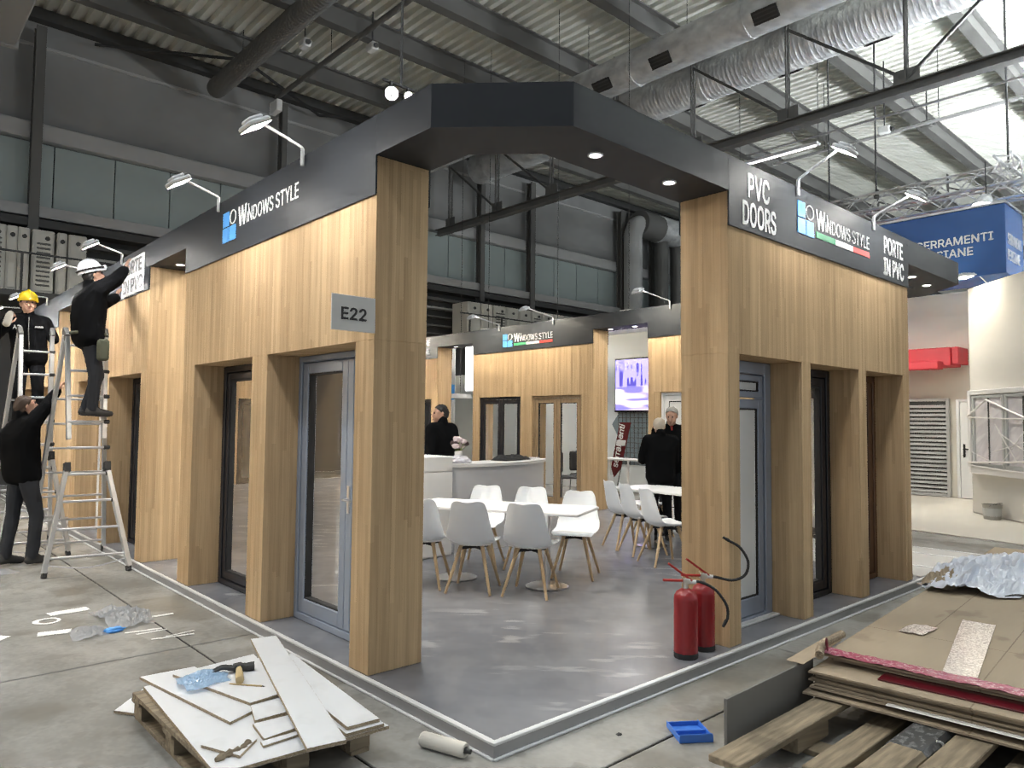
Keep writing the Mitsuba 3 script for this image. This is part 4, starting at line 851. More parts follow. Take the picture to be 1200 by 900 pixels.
def table(c, d, half, w, label, z=.75):
    d = np.array([d[0], d[1], 0.0]); d /= np.linalg.norm(d); n = np.array([-d[1], d[0], 0]); o = np.array([c[0], c[1], 0.0])
    t = thing('meeting_table', label, 'table')
    part(t, 'top', axes(bx(-half, half, -w, w, ZP+z-.03, ZP+z, .008), o, d, n, (0, 0, 1)), 'm_white')
    for s in (-.483, .483):
        q = o+d*s
        part(t, 'column', cyl(q+[0, 0, ZP+.02], q+[0, 0, ZP+z-.031], .03, n=16), 'm_chrome', 40)
        part(t, 'base_plate', lathe([(0, .001), (.205, .001), (.208, .008), (.19, .016), (.03, .026), (0, .026)], 32, (q[0], q[1], ZP)), 'm_chrome', 40)
    return t
table((2.433, 2.695), (.427, -.904), .90, .35, 'long white table with two round steel base plates in the open front of the stand')
table((5.28, 2.55), (-.10, -.995), .85, .36, 'second white table partly hidden behind the right front pillar')

# reception counter
scene['m_counter'] = pr((0.50, 0.505, 0.53), 0.4)
scene['m_countertop'] = pr((0.66, 0.655, 0.65), 0.35)
arc = [(2.985, 4.30), (3.15, 4.235), (3.45, 4.185), (3.8, 4.19), (4.15, 4.25), (4.5, 4.37), (4.8, 4.53), (5.02, 4.70)]
arc = spline([(a, b, 0) for a, b in arc], 28)[:, :2]
def offset(c, d):
    t_ = np.gradient(c, axis=0); t_ /= np.linalg.norm(t_, axis=1, keepdims=True); return c+np.stack([-t_[:, 1], t_[:, 0]], 1)*d
t = thing('reception_counter', 'curved white reception counter with a thin overhanging top', 'counter')
part(t, 'front_panel', prism(Polygon(np.vstack([arc, offset(arc, .03)[::-1]])), ZP+.001, ZP+1.02), 'm_counter', 30)
part(t, 'top', prism(Polygon(np.vstack([offset(arc, -.03), offset(arc, .5)[::-1]])), ZP+1.021, ZP+1.06), 'm_countertop', 30)
part(t, 'side_panel', bx(2.99, 3.01, 4.34, 4.80, ZP+.001, ZP+1.02), 'm_counter'); part(t, 'shelf', prism(Polygon(np.vstack([offset(arc, .04), offset(arc, .42)[::-1]])), ZP+.6, ZP+.62), 'm_countertop', 30)
part(t, 'side_panel', axes(bx(0, .02, .04, .46, ZP+.001, ZP+1.02), (5.0, 4.69, 0), (.79, .61, 0), (-.61, .79, 0), (0, 0, 1)), 'm_counter')
t = thing('reception_cabinet', 'taller white cabinet block at the left end of the reception counter', 'cabinet')
part(t, 'body', bx(2.10, 2.92, 4.13, 4.62, ZP+.001, ZP+1.165, .006), 'm_countertop')
for z0, z1 in ((.02, .66), (.675, .98), (.995, 1.16)): part(t, 'drawer_front', bx(2.12, 2.915, 4.112, 4.128, ZP+z0, ZP+z1, .003), 'm_countertop')
CT = ZP+1.061
# things on the counter
def blob(c, r, seed, amp=.35, n=3, flat=True):
    m = trimesh.creation.icosphere(n); v = m.vertices; k = 1+amp*(meshkit.fbm(v*2.3+seed*7.1, 3, seed)-.5)*2+.25*amp*(meshkit.noise(v*9.0+seed, seed)-.5)*2
    v = v*k[:, None]*np.array(r); 
    if flat: v[:, 2] = np.maximum(v[:, 2], -np.array(r)[2]*.55)
    m = trimesh.Trimesh(v, m.faces, process=False); m.apply_translation(np.array(c)-[0, 0, v[:, 2].min()]); return m
scene['m_bagwhite'] = pr((0.66, 0.65, 0.70), 0.25)
scene['m_flower'] = pr((0.62, 0.52, 0.53), 0.7); scene['m_flowerdark'] = pr((0.05, 0.03, 0.03), 0.8)
one('plastic_bag', 'crumpled pale plastic bag lying at the left end of the reception counter', 'bag', blob((3.22, 4.40, CT), (.17, .12, .06), 3, .5), 'm_bagwhite', 30)
t = thing('flower_bunch', 'small bunch of pale and dark blooms standing behind the plastic bag on the counter', 'flowers')
part(t, 'vase', lathe([(0, 0), (.045, 0), (.05, .12), (.035, .14), (.03, .14), (.03, .02), (0, .02)], 16, (3.38, 4.60, CT)), 'm_white', 40)
for k in range(14):
    a = k*2.4; q = (3.38+.1*math.cos(a)*(.4+.6*(k % 3)/2), 4.60+.1*math.sin(a)*(.4+.6*(k % 3)/2), CT+.17+.03*(k % 4))
    part(t, 'bloom', blob(q, (.035, .035, .03), k, .4, 2, False), 'm_flowerdark' if k % 4 == 1 else 'm_flower', 40)
    part(t, 'stalk', cyl((3.38, 4.60, CT+.1), q, .003, n=5), 'm_leaf')
scene['m_clothblack'] = pr((0.012, 0.012, 0.013), 0.75)
def garment():
    G = []; r = np.random.default_rng(3)
    for j, v in enumerate(np.linspace(0, 1, 14)):
        for s in np.linspace(-1, 1, 32):
            e = (1-abs(s)**6)*(1-abs(2*v-1)**6); G.append((s*.30, (v-.5)*.30*(1-.2*abs(s)), .012+.055*e*(.5+meshkit.fbm(np.array([s*3.5, v*3.0, 1.0]), 3, 5))))
    return sheet(G, .012, 32, 14)
one('folded_jacket', 'black jacket thrown flat on the right half of the reception counter', 'jacket', tf(garment(), (4.28, 4.58, CT), .22), 'm_clothblack', 50)
t = thing('brochure', 'white papers at the right end of the reception counter', 'papers')
part(t, 'sheet', tf(bx(-.1, .1, -.14, .14, 0, .006), (4.86, 4.85, CT), .5), 'm_white'); part(t, 'cover', tf(bx(-.1, .1, -.14, .14, .0065, .010), (4.86, 4.85, CT), .7), 'm_bagwhite')
scene['m_clear'] = pr((0.60, 0.62, 0.63), 0.12, spec=.8)
t = thing('table_sign', 'small white card holder on the high table in the gap', 'sign'); part(t, 'card', axes(bx(-.09, .09, 0, .006, 0, .28), (9.3, 6.18, .936), (0, 1, 0), (-.97, 0, .25), (.25, 0, .97)), 'm_white'); part(t, 'foot', bx(9.24, 9.36, 6.1, 6.26, .936, .94), 'm_clear')

# ---------------------------------------------------------------- fire extinguishers
scene['m_red'] = pr((0.26, 0.016, 0.02), 0.28, clearcoat=.3)
scene['m_redlever'] = pr((0.36, 0.025, 0.02), 0.4)
def extinguisher(x, y, rz, label, hose):
    t = thing('fire_extinguisher', label, 'fire extinguisher'); at = (x, y, ZP); f = lambda m: tf(m, at, rz)
    part(t, 'cylinder', lathe([(0, .022), (.075, .022), (.080, .04), (.080, .385), (.076, .41), (.062, .435), (.035, .452), (.022, .458), (0, .458)], 36, at), 'm_red', 40)
    part(t, 'base_ring', lathe([(.07, .001), (.081, .001), (.081, .035), (.079, .035)], 36, at), 'm_rubber', 40)
    part(t, 'valve', f(cat(cyl((0, 0, .455), (0, 0, .50), .018, n=14), bx(-.018, .018, -.03, .02, .485, .525, .006))), 'm_chrome')
    l = part(t, 'lever', f(cat(bx(-.012, .012, -.03, .17, -.007, .007, .003)).apply_transform(trimesh.transformations.rotation_matrix(.62, [1, 0, 0])).apply_translation([0, -.02, .525])), 'm_redlever')
    part(t, 'carry_handle', f(axes(bx(-.012, .012, 0, .165, -.007, .007, .003), (0, -.01, .508), (1, 0, 0), (0, 1, .02), (0, -.02, 1))), 'm_redlever')
    part(t, 'gauge', f(cyl((.018, 0, .49), (.034, 0, .49), .016, n=14)), 'm_white')
    part(t, 'safety_pin', f(cat(tube([(-.03, .02, .53), (.0, .02, .53), (.03, .02, .53)], .003, 6))), 'm_chrome')
    H_ = spline([np.array(p) for p in hose], 30)
    part(t, 'hose_collar', f(cyl(hose[0], np.array(hose[0])+(np.array(hose[1])-np.array(hose[0]))/np.linalg.norm(np.array(hose[1])-np.array(hose[0]))*.05, .014, n=12)), 'm_white')
    part(t, 'hose', f(tube(H_, .0095, 10)), 'm_rubber', 40); part(t, 'nozzle', f(cyl(H_[-1], H_[-1]+(H_[-1]-H_[-2])/np.linalg.norm(H_[-1]-H_[-2])*.05, .012, .009, n=10)), 'm_rubber')
    return t
RZ = math.atan2(-.738, -.675)-math.pi/2+math.pi      # local +y towards the left of the picture
RZ = math.atan2(.675, -.738)-math.pi/2
extinguisher(1.86, .16, RZ, 'red fire extinguisher standing in front, nearer the platform edge', [(0, -.02, .50), (0, -.10, .50), (.0, -.20, .45), (0, -.275, .35), (0, -.285, .27), (0, -.275, .245)])
extinguisher(2.10, .18, RZ+.05, 'red fire extinguisher behind, touching the right front pillar', [(0, -.02, .505), (0, -.10, .495), (0, -.21, .475), (0, -.30, .51), (0, -.325, .60), (0, -.27, .70), (0, -.19, .75)])

# ---------------------------------------------------------------- foreground left: pallet with white boards
def pallet_fn(p, n, uv):
    g = fbm(p.x*6+p.z*40, p.y*60, 2.0, 3); return mix(mix([0.13, 0.105, 0.075], [0.33, 0.27, 0.19], g), [0.09, 0.075, 0.055], smoothstep(.55, .75, fbm(p.x*5, p.y*5, p.z*9, 3))*.6)
scene['m_pallet'] = pr(proc(pallet_fn), 0.8, spec=.2)
def panel_fn(p, n, uv):
    d = smoothstep(.56, .78, fbm(p.x*7, p.y*7, 3.0, 4)); return mix([0.66, 0.675, 0.695], [0.50, 0.50, 0.49], d*.22)
scene['m_panel'] = pr(proc(panel_fn), 0.35)
def chip_fn(p, n, uv): return mix([0.16, 0.12, 0.08], [0.44, 0.36, 0.26], noise(p.x*220, p.y*220, p.z*220))
scene['m_chip'] = pr(proc(chip_fn), 0.8)
def oriented(c, ang, lx, ly, z0, z1):
    return axes(bx(-lx/2, lx/2, -ly/2, ly/2, z0, z1), (c[0], c[1], 0), (math.cos(ang), math.sin(ang), 0), (-math.sin(ang), math.cos(ang), 0), (0, 0, 1))
t = thing('wooden_pallet', 'worn wooden pallet under the white boards in the left foreground', 'pallet')
pc, pa = (-.775, 1.10), math.pi/2
for k in (-1, 0, 1):
    part(t, 'bottom_board', oriented((pc[0]+k*.33, pc[1]), pa, 1.2, .10, .001, .022), 'm_pallet')
    for j in (-1, 0, 1): part(t, 'block', oriented((pc[0]+k*.33, pc[1]+j*.53), pa, .13, .11, .0225, .098), 'm_pallet')
for j in (-1, 0, 1): part(t, 'stringer_board', oriented((pc[0], pc[1]+j*.53), 0, .80, .13, .0985, .12), 'm_pallet')
for k in (-2, -1, 0, 1, 2): part(t, 'top_board', oriented((pc[0]+k*.165, pc[1]), pa, 1.2, .13, .1205, .142), 'm_pallet')
def quadboard(pts, z, th, label, name='white_board', tilt=None):
    """flat board of the outline pts at height z, chipboard core showing at the edges"""
    P = Polygon(pts)
    if not P.exterior.is_ccw: P = Polygon(list(P.exterior.coords)[::-1])
    t = thing(name, label, 'board', 'white boards on the left pallet'); q = P.buffer(-.0015, join_style=2)
    part(t, 'core', prism(P, z+.0012, z+th-.0012), 'm_chip'); part(t, 'face', prism(q, z+th-.0012, z+th), 'm_panel'); part(t, 'face', prism(q, z, z+.0012), 'm_panel')
    return t
quadboard([(-1.115, 1.70), (-1.19, .42), (-.37, .36), (-.42, 1.77)], .1425, .018, 'large white base board covering the left pallet')
quadboard([(-1.10, 1.83), (-.80, 1.81), (-.78, .95), (-.955, .87)], .161, .016, 'white board with its corner over the left edge of the pallet')
quadboard([(-.96, 1.70), (-.46, 1.76), (-.58, 1.03), (-.80, 1.00)], .1775, .016, 'white board lying under the hammer')
quadboard([(-.80, 1.0), (-.62, 1.0), (-.66, .80), (-.86, .80)], .161, .02, 'short white offcut with a dark edge, topmost of the three left of the long board')
quadboard([(-.88, .78), (-.67, .76), (-.71, .60), (-.91, .58)], .161, .016, 'short white offcut, middle one of the three left of the long board')
quadboard([(-.93, .575), (-.72, .565), (-.74, .53), (-.94, .52)], .161, .012, 'narrow white offcut strip nearest the front edge of the base board')
quadboard([(-1.15, .71), (-.99, .77), (-.93, .61), (-1.06, .49)], .161, .014, 'small white offcut lying askew at the front left of the base board')
quadboard([(-.26, 1.62), (-.40, .36), (-.60, .375), (-.50, 1.6)], .161, .018, 'white board with broken end, under the other one at the right of the pallet')
quadboard([(-.28, 1.60), (-.41, .385), (-.58, .40), (-.47, 1.58)], .1795, .018, 'white board with chipboard end, uppermost at the right of the pallet')
t = quadboard([(-.38, 2.0), (-.22, 1.965), (-.675, .24), (-.85, .275)], .198, .018, 'longest white board lying across the others and pointing at the platform')
one('moulding_strip', 'dark splintered strip at the front of the base board', 'strip', cat(tube(spline([(-1.15, .53, .169), (-1.08, .55, .172), (-1.02, .56, .17), (-.97, .60, .174)], 16), [.010+.005*((i*7) % 3) for i in range(16)], 7)), 'm_pallet')
quadboard([(-1.225, 1.84), (-.97, 2.13), (-.83, 1.62), (-1.08, 1.62)], .001, .016, 'white board corner sticking out on the floor beside the left pallet')
scene['m_filmstrip'] = {'type': 'blendbsdf', 'weight': .45, 'a': {'type': 'thindielectric', 'int_ior': 1.5}, 'b': pr((0.40, 0.60, 0.82), 0.2, spec=.8)}
# hammer
scene['m_handle'] = pr((0.50, 0.38, 0.20), 0.5)
t = thing('hammer', 'claw hammer with wooden handle lying on the white boards', 'hammer')
hz = .1945; hd = np.array([-.35, -.93, 0]) / np.linalg.norm([-.35, -.93]); hp = np.array([-.66, 1.50, hz+.022])
part(t, 'handle', tube([hp+hd*-.02, hp+hd*.05, hp+hd*.12, hp+hd*.22], [.015, .018, .022, .023], 10), 'm_handle', 40)
hs = np.array([-hd[1], hd[0], 0])
part(t, 'head', cat(cyl(hp-hs*.03, hp+hs*.085, .021, .026, 12), bx(-.026, .026, -.026, .026, -.024, .024, .005).apply_translation(hp)), 'm_steeldark')
for s in (-.008, .008): part(t, 'claw', tube(spline([hp-hs*.03+hd*s, hp-hs*.09+hd*s*1.6+[0, 0, .012], hp-hs*.14+hd*s*3+[0, 0, -.006]], 8), [.015, .014, .013, .012, .011, .009, .007, .004], 7), 'm_steeldark')
t = thing('pencil', 'thin pencil lying on the white boards by the hammer', 'pencil'); part(t, 'shaft', cyl((-.78, 1.33, .198), (-.66, 1.18, .198), .004, n=6), 'm_handle'); part(t, 'tip', cyl((-.66, 1.18, .198), (-.648, 1.165, .198), .004, .0008, n=6), 'm_steeldark')

# ---------------------------------------------------------------- litter on the floor
scene['m_paper'] = pr((0.74, 0.74, 0.72), 0.7)
scene['m_filmclear'] = {'type': 'blendbsdf', 'weight': .30, 'a': {'type': 'thindielectric', 'int_ior': 1.5}, 'b': pr((0.62, 0.64, 0.67), 0.2, spec=.9)}
def scrap(pts, label, z=.0012, name='paper_scrap', mat='m_paper', curl=.004):
    P = Polygon(pts) if not isinstance(pts, Polygon) else pts
    m = prism(P, 0, .0012).subdivide().subdivide(); v = m.vertices.copy(); v[:, 2] += z+curl*meshkit.noise(np.stack([v[:, 0]*14, v[:, 1]*14, v[:, 0]*0], 1), 4)
    return one(name, label, 'paper', trimesh.Trimesh(v, m.faces, process=False), mat, False, 'paper scraps on the hall floor')
def strip(c, ang, l, w): 
    d = np.array([math.cos(ang), math.sin(ang)]); n = np.array([-d[1], d[0]]); c = np.array(c); return [tuple(c+d*l/2+n*w/2), tuple(c-d*l/2+n*w/2), tuple(c-d*l/2-n*w/2), tuple(c+d*l/2-n*w/2)]
scrap(strip((-.93, 4.47), .1, .30, .13), 'large white paper scrap farthest from the left pallet')
scrap(Point(-1.13, 4.24).buffer(.10, 12).difference(Point(-1.12, 4.24).buffer(.065, 12)), 'white paper ring lying on the floor')
scrap(strip((-1.15, 3.83), -.2, .22, .12), 'white paper scrap left of the crumpled film')
scrap(strip((-.44, 3.84), -.1, .32, .05), 'long white paper strip right of the crumpled film, by the floor joint')
scrap(strip((-.62, 3.45), -.15, .26, .035), 'thin white strip just in front of the crumpled film')
scrap(strip((-.58, 3.38), -.05, .22, .025), 'thinner white strip beside another in front of the crumpled film')
scrap(strip((-.50, 3.14), -.2, .30, .03), 'white strip lying across the floor joint')
scrap(strip((-.43, 3.19), .1, .22, .022), 'short white strip crossing another on the floor joint')
scrap(strip((-1.55, 3.9), .8, .25, .14), 'white paper scrap at the left picture edge')
def crumple(c, rx, ry, h, seed, n=46):
    v, q = np.meshgrid(np.linspace(-1, 1, n), np.linspace(-1, 1, n), indexing='ij'); v, q = v.ravel(), q.ravel()
    r = np.maximum(0, 1-(q*q+v*v)*.75); p = np.stack([q*3.1+seed, v*3.1, v*0+seed*.7], 1)
    e = abs(meshkit.fbm(p, 4, seed)-.5)*2; e2 = abs(meshkit.noise(p*3.7, seed+3)-.5)*2
    k = 1+.30*(meshkit.noise(np.stack([np.arctan2(v, q)*2.2, v*0+seed, v*0], 1), seed)-.5)
    return sheet(np.stack([c[0]+q*rx*k, c[1]+v*ry*k, c[2]+.002+h*r**.6*(.25+.9*e+.4*e2)], 1), .001, n, n)
t = thing('plastic_film', 'crumpled clear plastic film heap lying on the floor left of the platform', 'film'); part(t, 'sheet', crumple((-.63, 3.95, .002), .17, .33, .10, 5), 'm_filmclear', kind='stuff')
part(t, 'sheet', crumple((-.96, 3.66, .002), .12, .16, .05, 9, 30), 'm_filmclear', kind='stuff'); part(t, 'blue_wrapper', blob((-.80, 3.58, .002), (.07, .05, .02), 8, .5), 'm_logo_blue', 30, label='blue wrapper')
one('plastic_film', 'small piece of clear film behind the heel of the man holding the ladder', 'film', crumple((-1.35, 6.75, .002), .35, .18, .04, 12, 30), 'm_filmclear')
one('protective_film', 'pale blue protective film curling on the white boards left of the hammer', 'film', crumple((-.86, 1.50, .1935), .13, .13, .035, 41, 30), 'm_filmstrip')
# rolled tube, dustpan-like blue tray, dark crumb
scene['m_roll'] = pr((0.58, 0.555, 0.50), 0.75)
t = thing('paint_roller', 'off white paint roller sleeve lying at the foot of the platform corner', 'roller')
ra, rb = np.array([-.165, .37, .0385]), np.array([-.085, .115, .0385]); rd = (rb-ra)/np.linalg.norm(rb-ra)
part(t, 'sleeve', axes(lathe([(.020, 0), (.033, .002), (.037, .012), (.037, .255), (.033, .267), (.020, .268), (.020, 0)], 24), ra, frame_of(rd)[0], frame_of(rd)[1], rd), 'm_roll', 40)
part(t, 'core', cyl(ra-rd*.002, rb+rd*.03, .012, n=12), 'm_steeldark')
scene['m_tray'] = pr((0.045, 0.16, 0.55), 0.35)
t = thing('tray', 'blue plastic tray lying on the floor in front of the platform', 'tray')
ang_ = -.62; f_ = lambda m: tf(m, (.985, -.455, 0), ang_)
part(t, 'base', f_(bx(-.085, .085, -.10, .10, .001, .007, .002)), 'm_tray')
part(t, 'rim', f_(cat(bx(-.088, .088, -.104, -.098, .001, .045, .002), bx(-.088, .088, .098, .104, .001, .03, .002), bx(-.091, -.085, -.104, .104, .001, .035, .002), bx(.085, .091, -.104, .104, .001, .035, .002))), 'm_tray')
part(t, 'divider', f_(bx(-.084, .084, -.012, .004, .0075, .028, .002)), 'm_tray')
one('dirt_crumb', 'small dark crumb on the floor by the front edge of the platform', 'crumb', blob((.70, -.21, .0), (.016, .012, .006), 4, .6, 2), 'm_steeldark', 30)

# ---------------------------------------------------------------- foreground right: pallet, beams, cardboard
def card_fn(p, n, uv):
    a = fbm(p.x*1.1, p.y*1.6, 2.0, 4); b = smoothstep(.60, .72, fbm(p.x*3.0+4, p.y*5.0, 6.0, 4)); st = noise(p.x*1.5, p.y*160.0, 1.0)
    ca, sa = math.cos(.085), math.sin(.085); u = (p.x-1.62)*ca+(p.y+.78)*sa; v = (p.y+.78)*ca-(p.x-1.62)*sa
    cr = dr.maximum(dr.maximum(smoothstep(.006, .002, dr.abs(u-1.02)), smoothstep(.005, .002, dr.abs(v+.36))*smoothstep(1.0, 1.05, u)), smoothstep(.005, .002, dr.abs(v+.80)))
    return mix(mix(mix([0.26, 0.205, 0.145], [0.35, 0.29, 0.215], dr.clip(a+.08*(st-.5), 0, 1)), [0.20, 0.155, 0.11], b*.5), [0.12, 0.09, 0.06], cr*.6)
scene['m_card'] = pr(proc(card_fn), 0.75, spec=.2)
def cardedge_fn(p, n, uv): return mix([0.10, 0.075, 0.05], [0.34, 0.27, 0.19], noise((p.x+p.y)*160.0, p.z*330.0, 3.0))
scene['m_cardedge'] = pr(proc(cardedge_fn), 0.85)
t = thing('wooden_pallet', 'long rough wooden pallet under the cardboard in the right foreground', 'pallet')
for k, y in enumerate((-.915, -1.60, -2.0, -2.4)):
    part(t, 'top_board', bx(.57 if k == 0 else .75, 3.2, y-.08, y+.08, .115, .148, .004), 'm_pallet')
    for x in (1.30, 2.2, 3.05): part(t, 'block', bx(x-.17, x+.17, y-.08+.01, y+.08, .030, .1145, .004), 'm_pallet')
for x in (1.30, 2.2, 3.05): part(t, 'bottom_board', bx(x-.07, x+.07, -2.5, -.83, .001, .0295, .003), 'm_pallet')
for y in (-1.16, -1.80, -2.25): part(t, 'added_runner', bx(.95, 3.2, y-.07, y+.07, .03, .072, .004), 'm_pallet')  # extra boards added to darken the shaded gaps under the cardboard
def dark_fn(p, n, uv): return mix([0.055, 0.058, 0.06], [0.14, 0.145, 0.15], smoothstep(.45, .75, fbm(p.x*30, p.y*50, 2.0, 4)))
scene['m_wrap'] = pr(proc(dark_fn), 0.22, spec=.7)
t = thing('wrapped_profile', 'dark profile bundle wrapped in glossy film poking out from under the cardboard', 'profile')
part(t, 'bundle', bx(.95, 2.6, -1.50, -1.32, .031, .149, .02), 'm_pallet'); part(t, 'wrapping', bx(1.32, 2.61, -1.504, -1.316, .0305, .153, .022), 'm_wrap', label='dark glossy wrapping')
part(t, 'strap', tube(spline([(1.50, -1.49, .154), (1.52, -1.512, .14), (1.5, -1.515, .08), (1.55, -1.51, .035)], 12), .006, 6), 'm_louvre')
scene['m_greyboard'] = pr((0.15, 0.145, 0.135), 0.6)
one('grey_board', 'grey board standing on edge at the near end of the cardboard stack', 'board', axes(bx(0, .95, 0, .018, .001, .30, .002), (.86, -.757, 0), (.9999, .012, 0), (-.012, .9999, 0), (0, 0, 1)), 'm_greyboard')
# stack of cardboard
CA = .085
def cardboard(x0, x1, y0, y1, z, th, label, seed, o=(1.62, -.78)):
    """one flattened carton: wavy sheet with a crease, x0..x1 along its length from o"""
    nx_, ny_ = 26, 14; G = []
    for v in np.linspace(0, 1, ny_):
        for u in np.linspace(0, 1, nx_):
            x, y = x0+(x1-x0)*u, y0+(y1-y0)*v
            G.append((x, y, z+th+.0015*math.sin(x*2.1+seed)*math.sin(y*3.0+seed*2)))
    G = np.array(G); G[:, 0] += .014*(meshkit.noise(np.stack([G[:, 1]*6, G[:, 1]*0+seed, G[:, 0]*0], 1), seed)-.5)*(G[:, 0] < x0+.3)
    m = sheet(G, th, nx_, ny_)
    R = trimesh.transformations.rotation_matrix(CA, [0, 0, 1]); m.apply_transform(R); m.apply_translation([o[0], o[1], 0])
    t = thing('cardboard_sheet', label, 'cardboard', 'flattened cartons stacked on the right pallet'); part(t, 'sheet', m, 'm_card'); return t
names_ = ['lowest flattened carton of the right stack, reaching farthest out', 'second flattened carton from the bottom of the right stack', 'third flattened carton from the bottom of the right stack', 'fourth flattened carton from the bottom of the right stack', 'fifth flattened carton from the bottom of the right stack', 'sixth flattened carton from the bottom of the right stack', 'seventh flattened carton from the bottom of the right stack', 'flattened carton just under the red lined ones', 'flattened carton lined with red tape along its front edge', 'broad flattened carton on top of the right stack with foil tape patches']
zs = [.158, .186, .199, .212, .225, .238, .251, .268, .292, .318]; x0s = [-.02, .03, .045, .06, .05, .07, .055, .02, .26, .22]; th_ = .010
for k in range(10):
    cardboard(x0s[k], 4.9 if k < 8 else 5.4-.1*(k == 8), -1.95, .0-.02*(k % 3)-(.0 if k < 8 else .03), zs[k], th_ if k < 8 else .012, names_[k], k+1)
def cardpt(x, y, z): c, s = math.cos(CA), math.sin(CA); return np.array([1.62+x*c-y*s, -.78+x*s+y*c, z])
def cbox(x0, x1, y0, y1, z0, z1, b=0): return axes(bx(x0, x1, y0, y1, z0, z1, b), (1.62, -.78, 0), (math.cos(CA), math.sin(CA), 0), (-math.sin(CA), math.cos(CA), 0), (0, 0, 1))
def tape_fn(p, n, uv):
    a = fbm(p.x*90, p.y*70, 1.0, 4); b = smoothstep(.55, .72, fbm(p.x*110, p.y*90, 7.0, 4)); return mix(mix([0.20, 0.02, 0.05], [0.40, 0.10, 0.16], a), [0.58, 0.46, 0.48], b*.6)
scene['m_redtape'] = pr(proc(tape_fn), 0.3, spec=.7)
def foil_fn(p, n, uv): return mix([0.44, 0.39, 0.35], [0.78, 0.73, 0.68], smoothstep(.3, .7, fbm(p.x*120, p.y*120, 3.0, 4)))
scene['m_foil'] = pr(proc(foil_fn), 0.22, 0.3)
scene['m_redfilm'] = pr((0.09, 0.006, 0.012), 0.2, spec=.7)
TZ = .332
def strip_mesh(x0, x1, y0, y1, z, n=60, amp=.006, seed=3):
    G = []
    for v in np.linspace(0, 1, 8):
        for u in np.linspace(0, 1, n):
            x, y = x0+(x1-x0)*v, y0+(y1-y0)*u; q = cardpt(x, y, z); q[2] += .004+amp*abs(meshkit.fbm(np.array([y*24, v*5.0, seed]), 3, seed)-.5)*2; G.append(q)
    return sheet(G, .002, n, 8)
t = thing('red_tape', 'wrinkled red and silver tape along the front edge of the upper cardboard', 'tape')
part(t, 'band', strip_mesh(.20, .32, -1.95, -.02, TZ, 90, .014), 'm_redtape', 30); part(t, 'flap', axes(lathe([(.0, 0), (.012, .02), (.016, .05), (.01, .075), (0, .085)], 10), cardpt(.23, -.05, TZ+.01), (1, 0, 0), (0, .5, 0), (-.15, 0, 1)), 'm_redfilm', 40)
t = thing('foil_tape', 'crinkled silver foil tape patch running across the top carton', 'tape'); G = []
for v in np.linspace(0, 1, 12):
    for u in np.linspace(0, 1, 30):
        x = .28+1.35*u; y = -.62+.17*u*.4+.16*(v-.5)*(1+.2*u)-.08*(1-u); q = cardpt(x, y, TZ+.004); q[2] += .004*abs(meshkit.fbm(np.array([x*18, y*26, 4.0]), 3, 2)-.5)*2; G.append(q)
part(t, 'strip', sheet(G, .0015, 30, 12), 'm_foil', 30)
one('red_film', 'dark red film showing between the upper and lower cartons', 'film', cbox(.12, .5, -1.9, -.35, .2815, .2895, .002), 'm_redfilm')
one('white_strip', 'thin white strip sticking out between the lower cartons', 'strip', cbox(.005, .05, -1.25, -.42, .1965, .1985), 'm_paper')
t = thing('cardboard_tube', 'rolled cardboard edge lying across the near corner of the stack', 'cardboard')
part(t, 'tube', tube(spline([cardpt(.10, -.05, TZ+.020), cardpt(.3, .0, TZ+.024), cardpt(.62, .0, TZ+.022)], 16), [.024]*16, 10), 'm_cardedge', 50); part(t, 'flap', strip_mesh(-.0, .62, -.0, .10, TZ-.024, 20, .006, 8), 'm_card', 30)
one('foil_scrap', 'small glinting patch of clear tape on the middle of the top carton', 'tape', crumple(cardpt(1.15, -.30, TZ+.004), .13, .07, .006, 21, 24), 'm_foil')
one('twig', 'thin dark scrap lying on the top carton at the right edge', 'scrap', tube(spline([cardpt(2.6, -.55, TZ+.012), cardpt(2.7, -.62, TZ+.02), cardpt(2.72, -.74, TZ+.012)], 12), [.008]*12, 6), 'm_steeldark')
scene['m_filmblue'] = pr((0.56, 0.60, 0.68), 0.2, spec=.8)
t = thing('plastic_film', 'bluish crumpled plastic sheet heaped on the far end of the cardboard', 'film'); part(t, 'sheet', crumple((5.2, -.85, TZ+.012), 1.0, .38, .22, 31, 60), 'm_filmblue', kind='stuff')
part(t, 'sheet', crumple((4.55, -.62, TZ+.012), .38, .15, .11, 37, 34), 'm_card', kind='stuff')

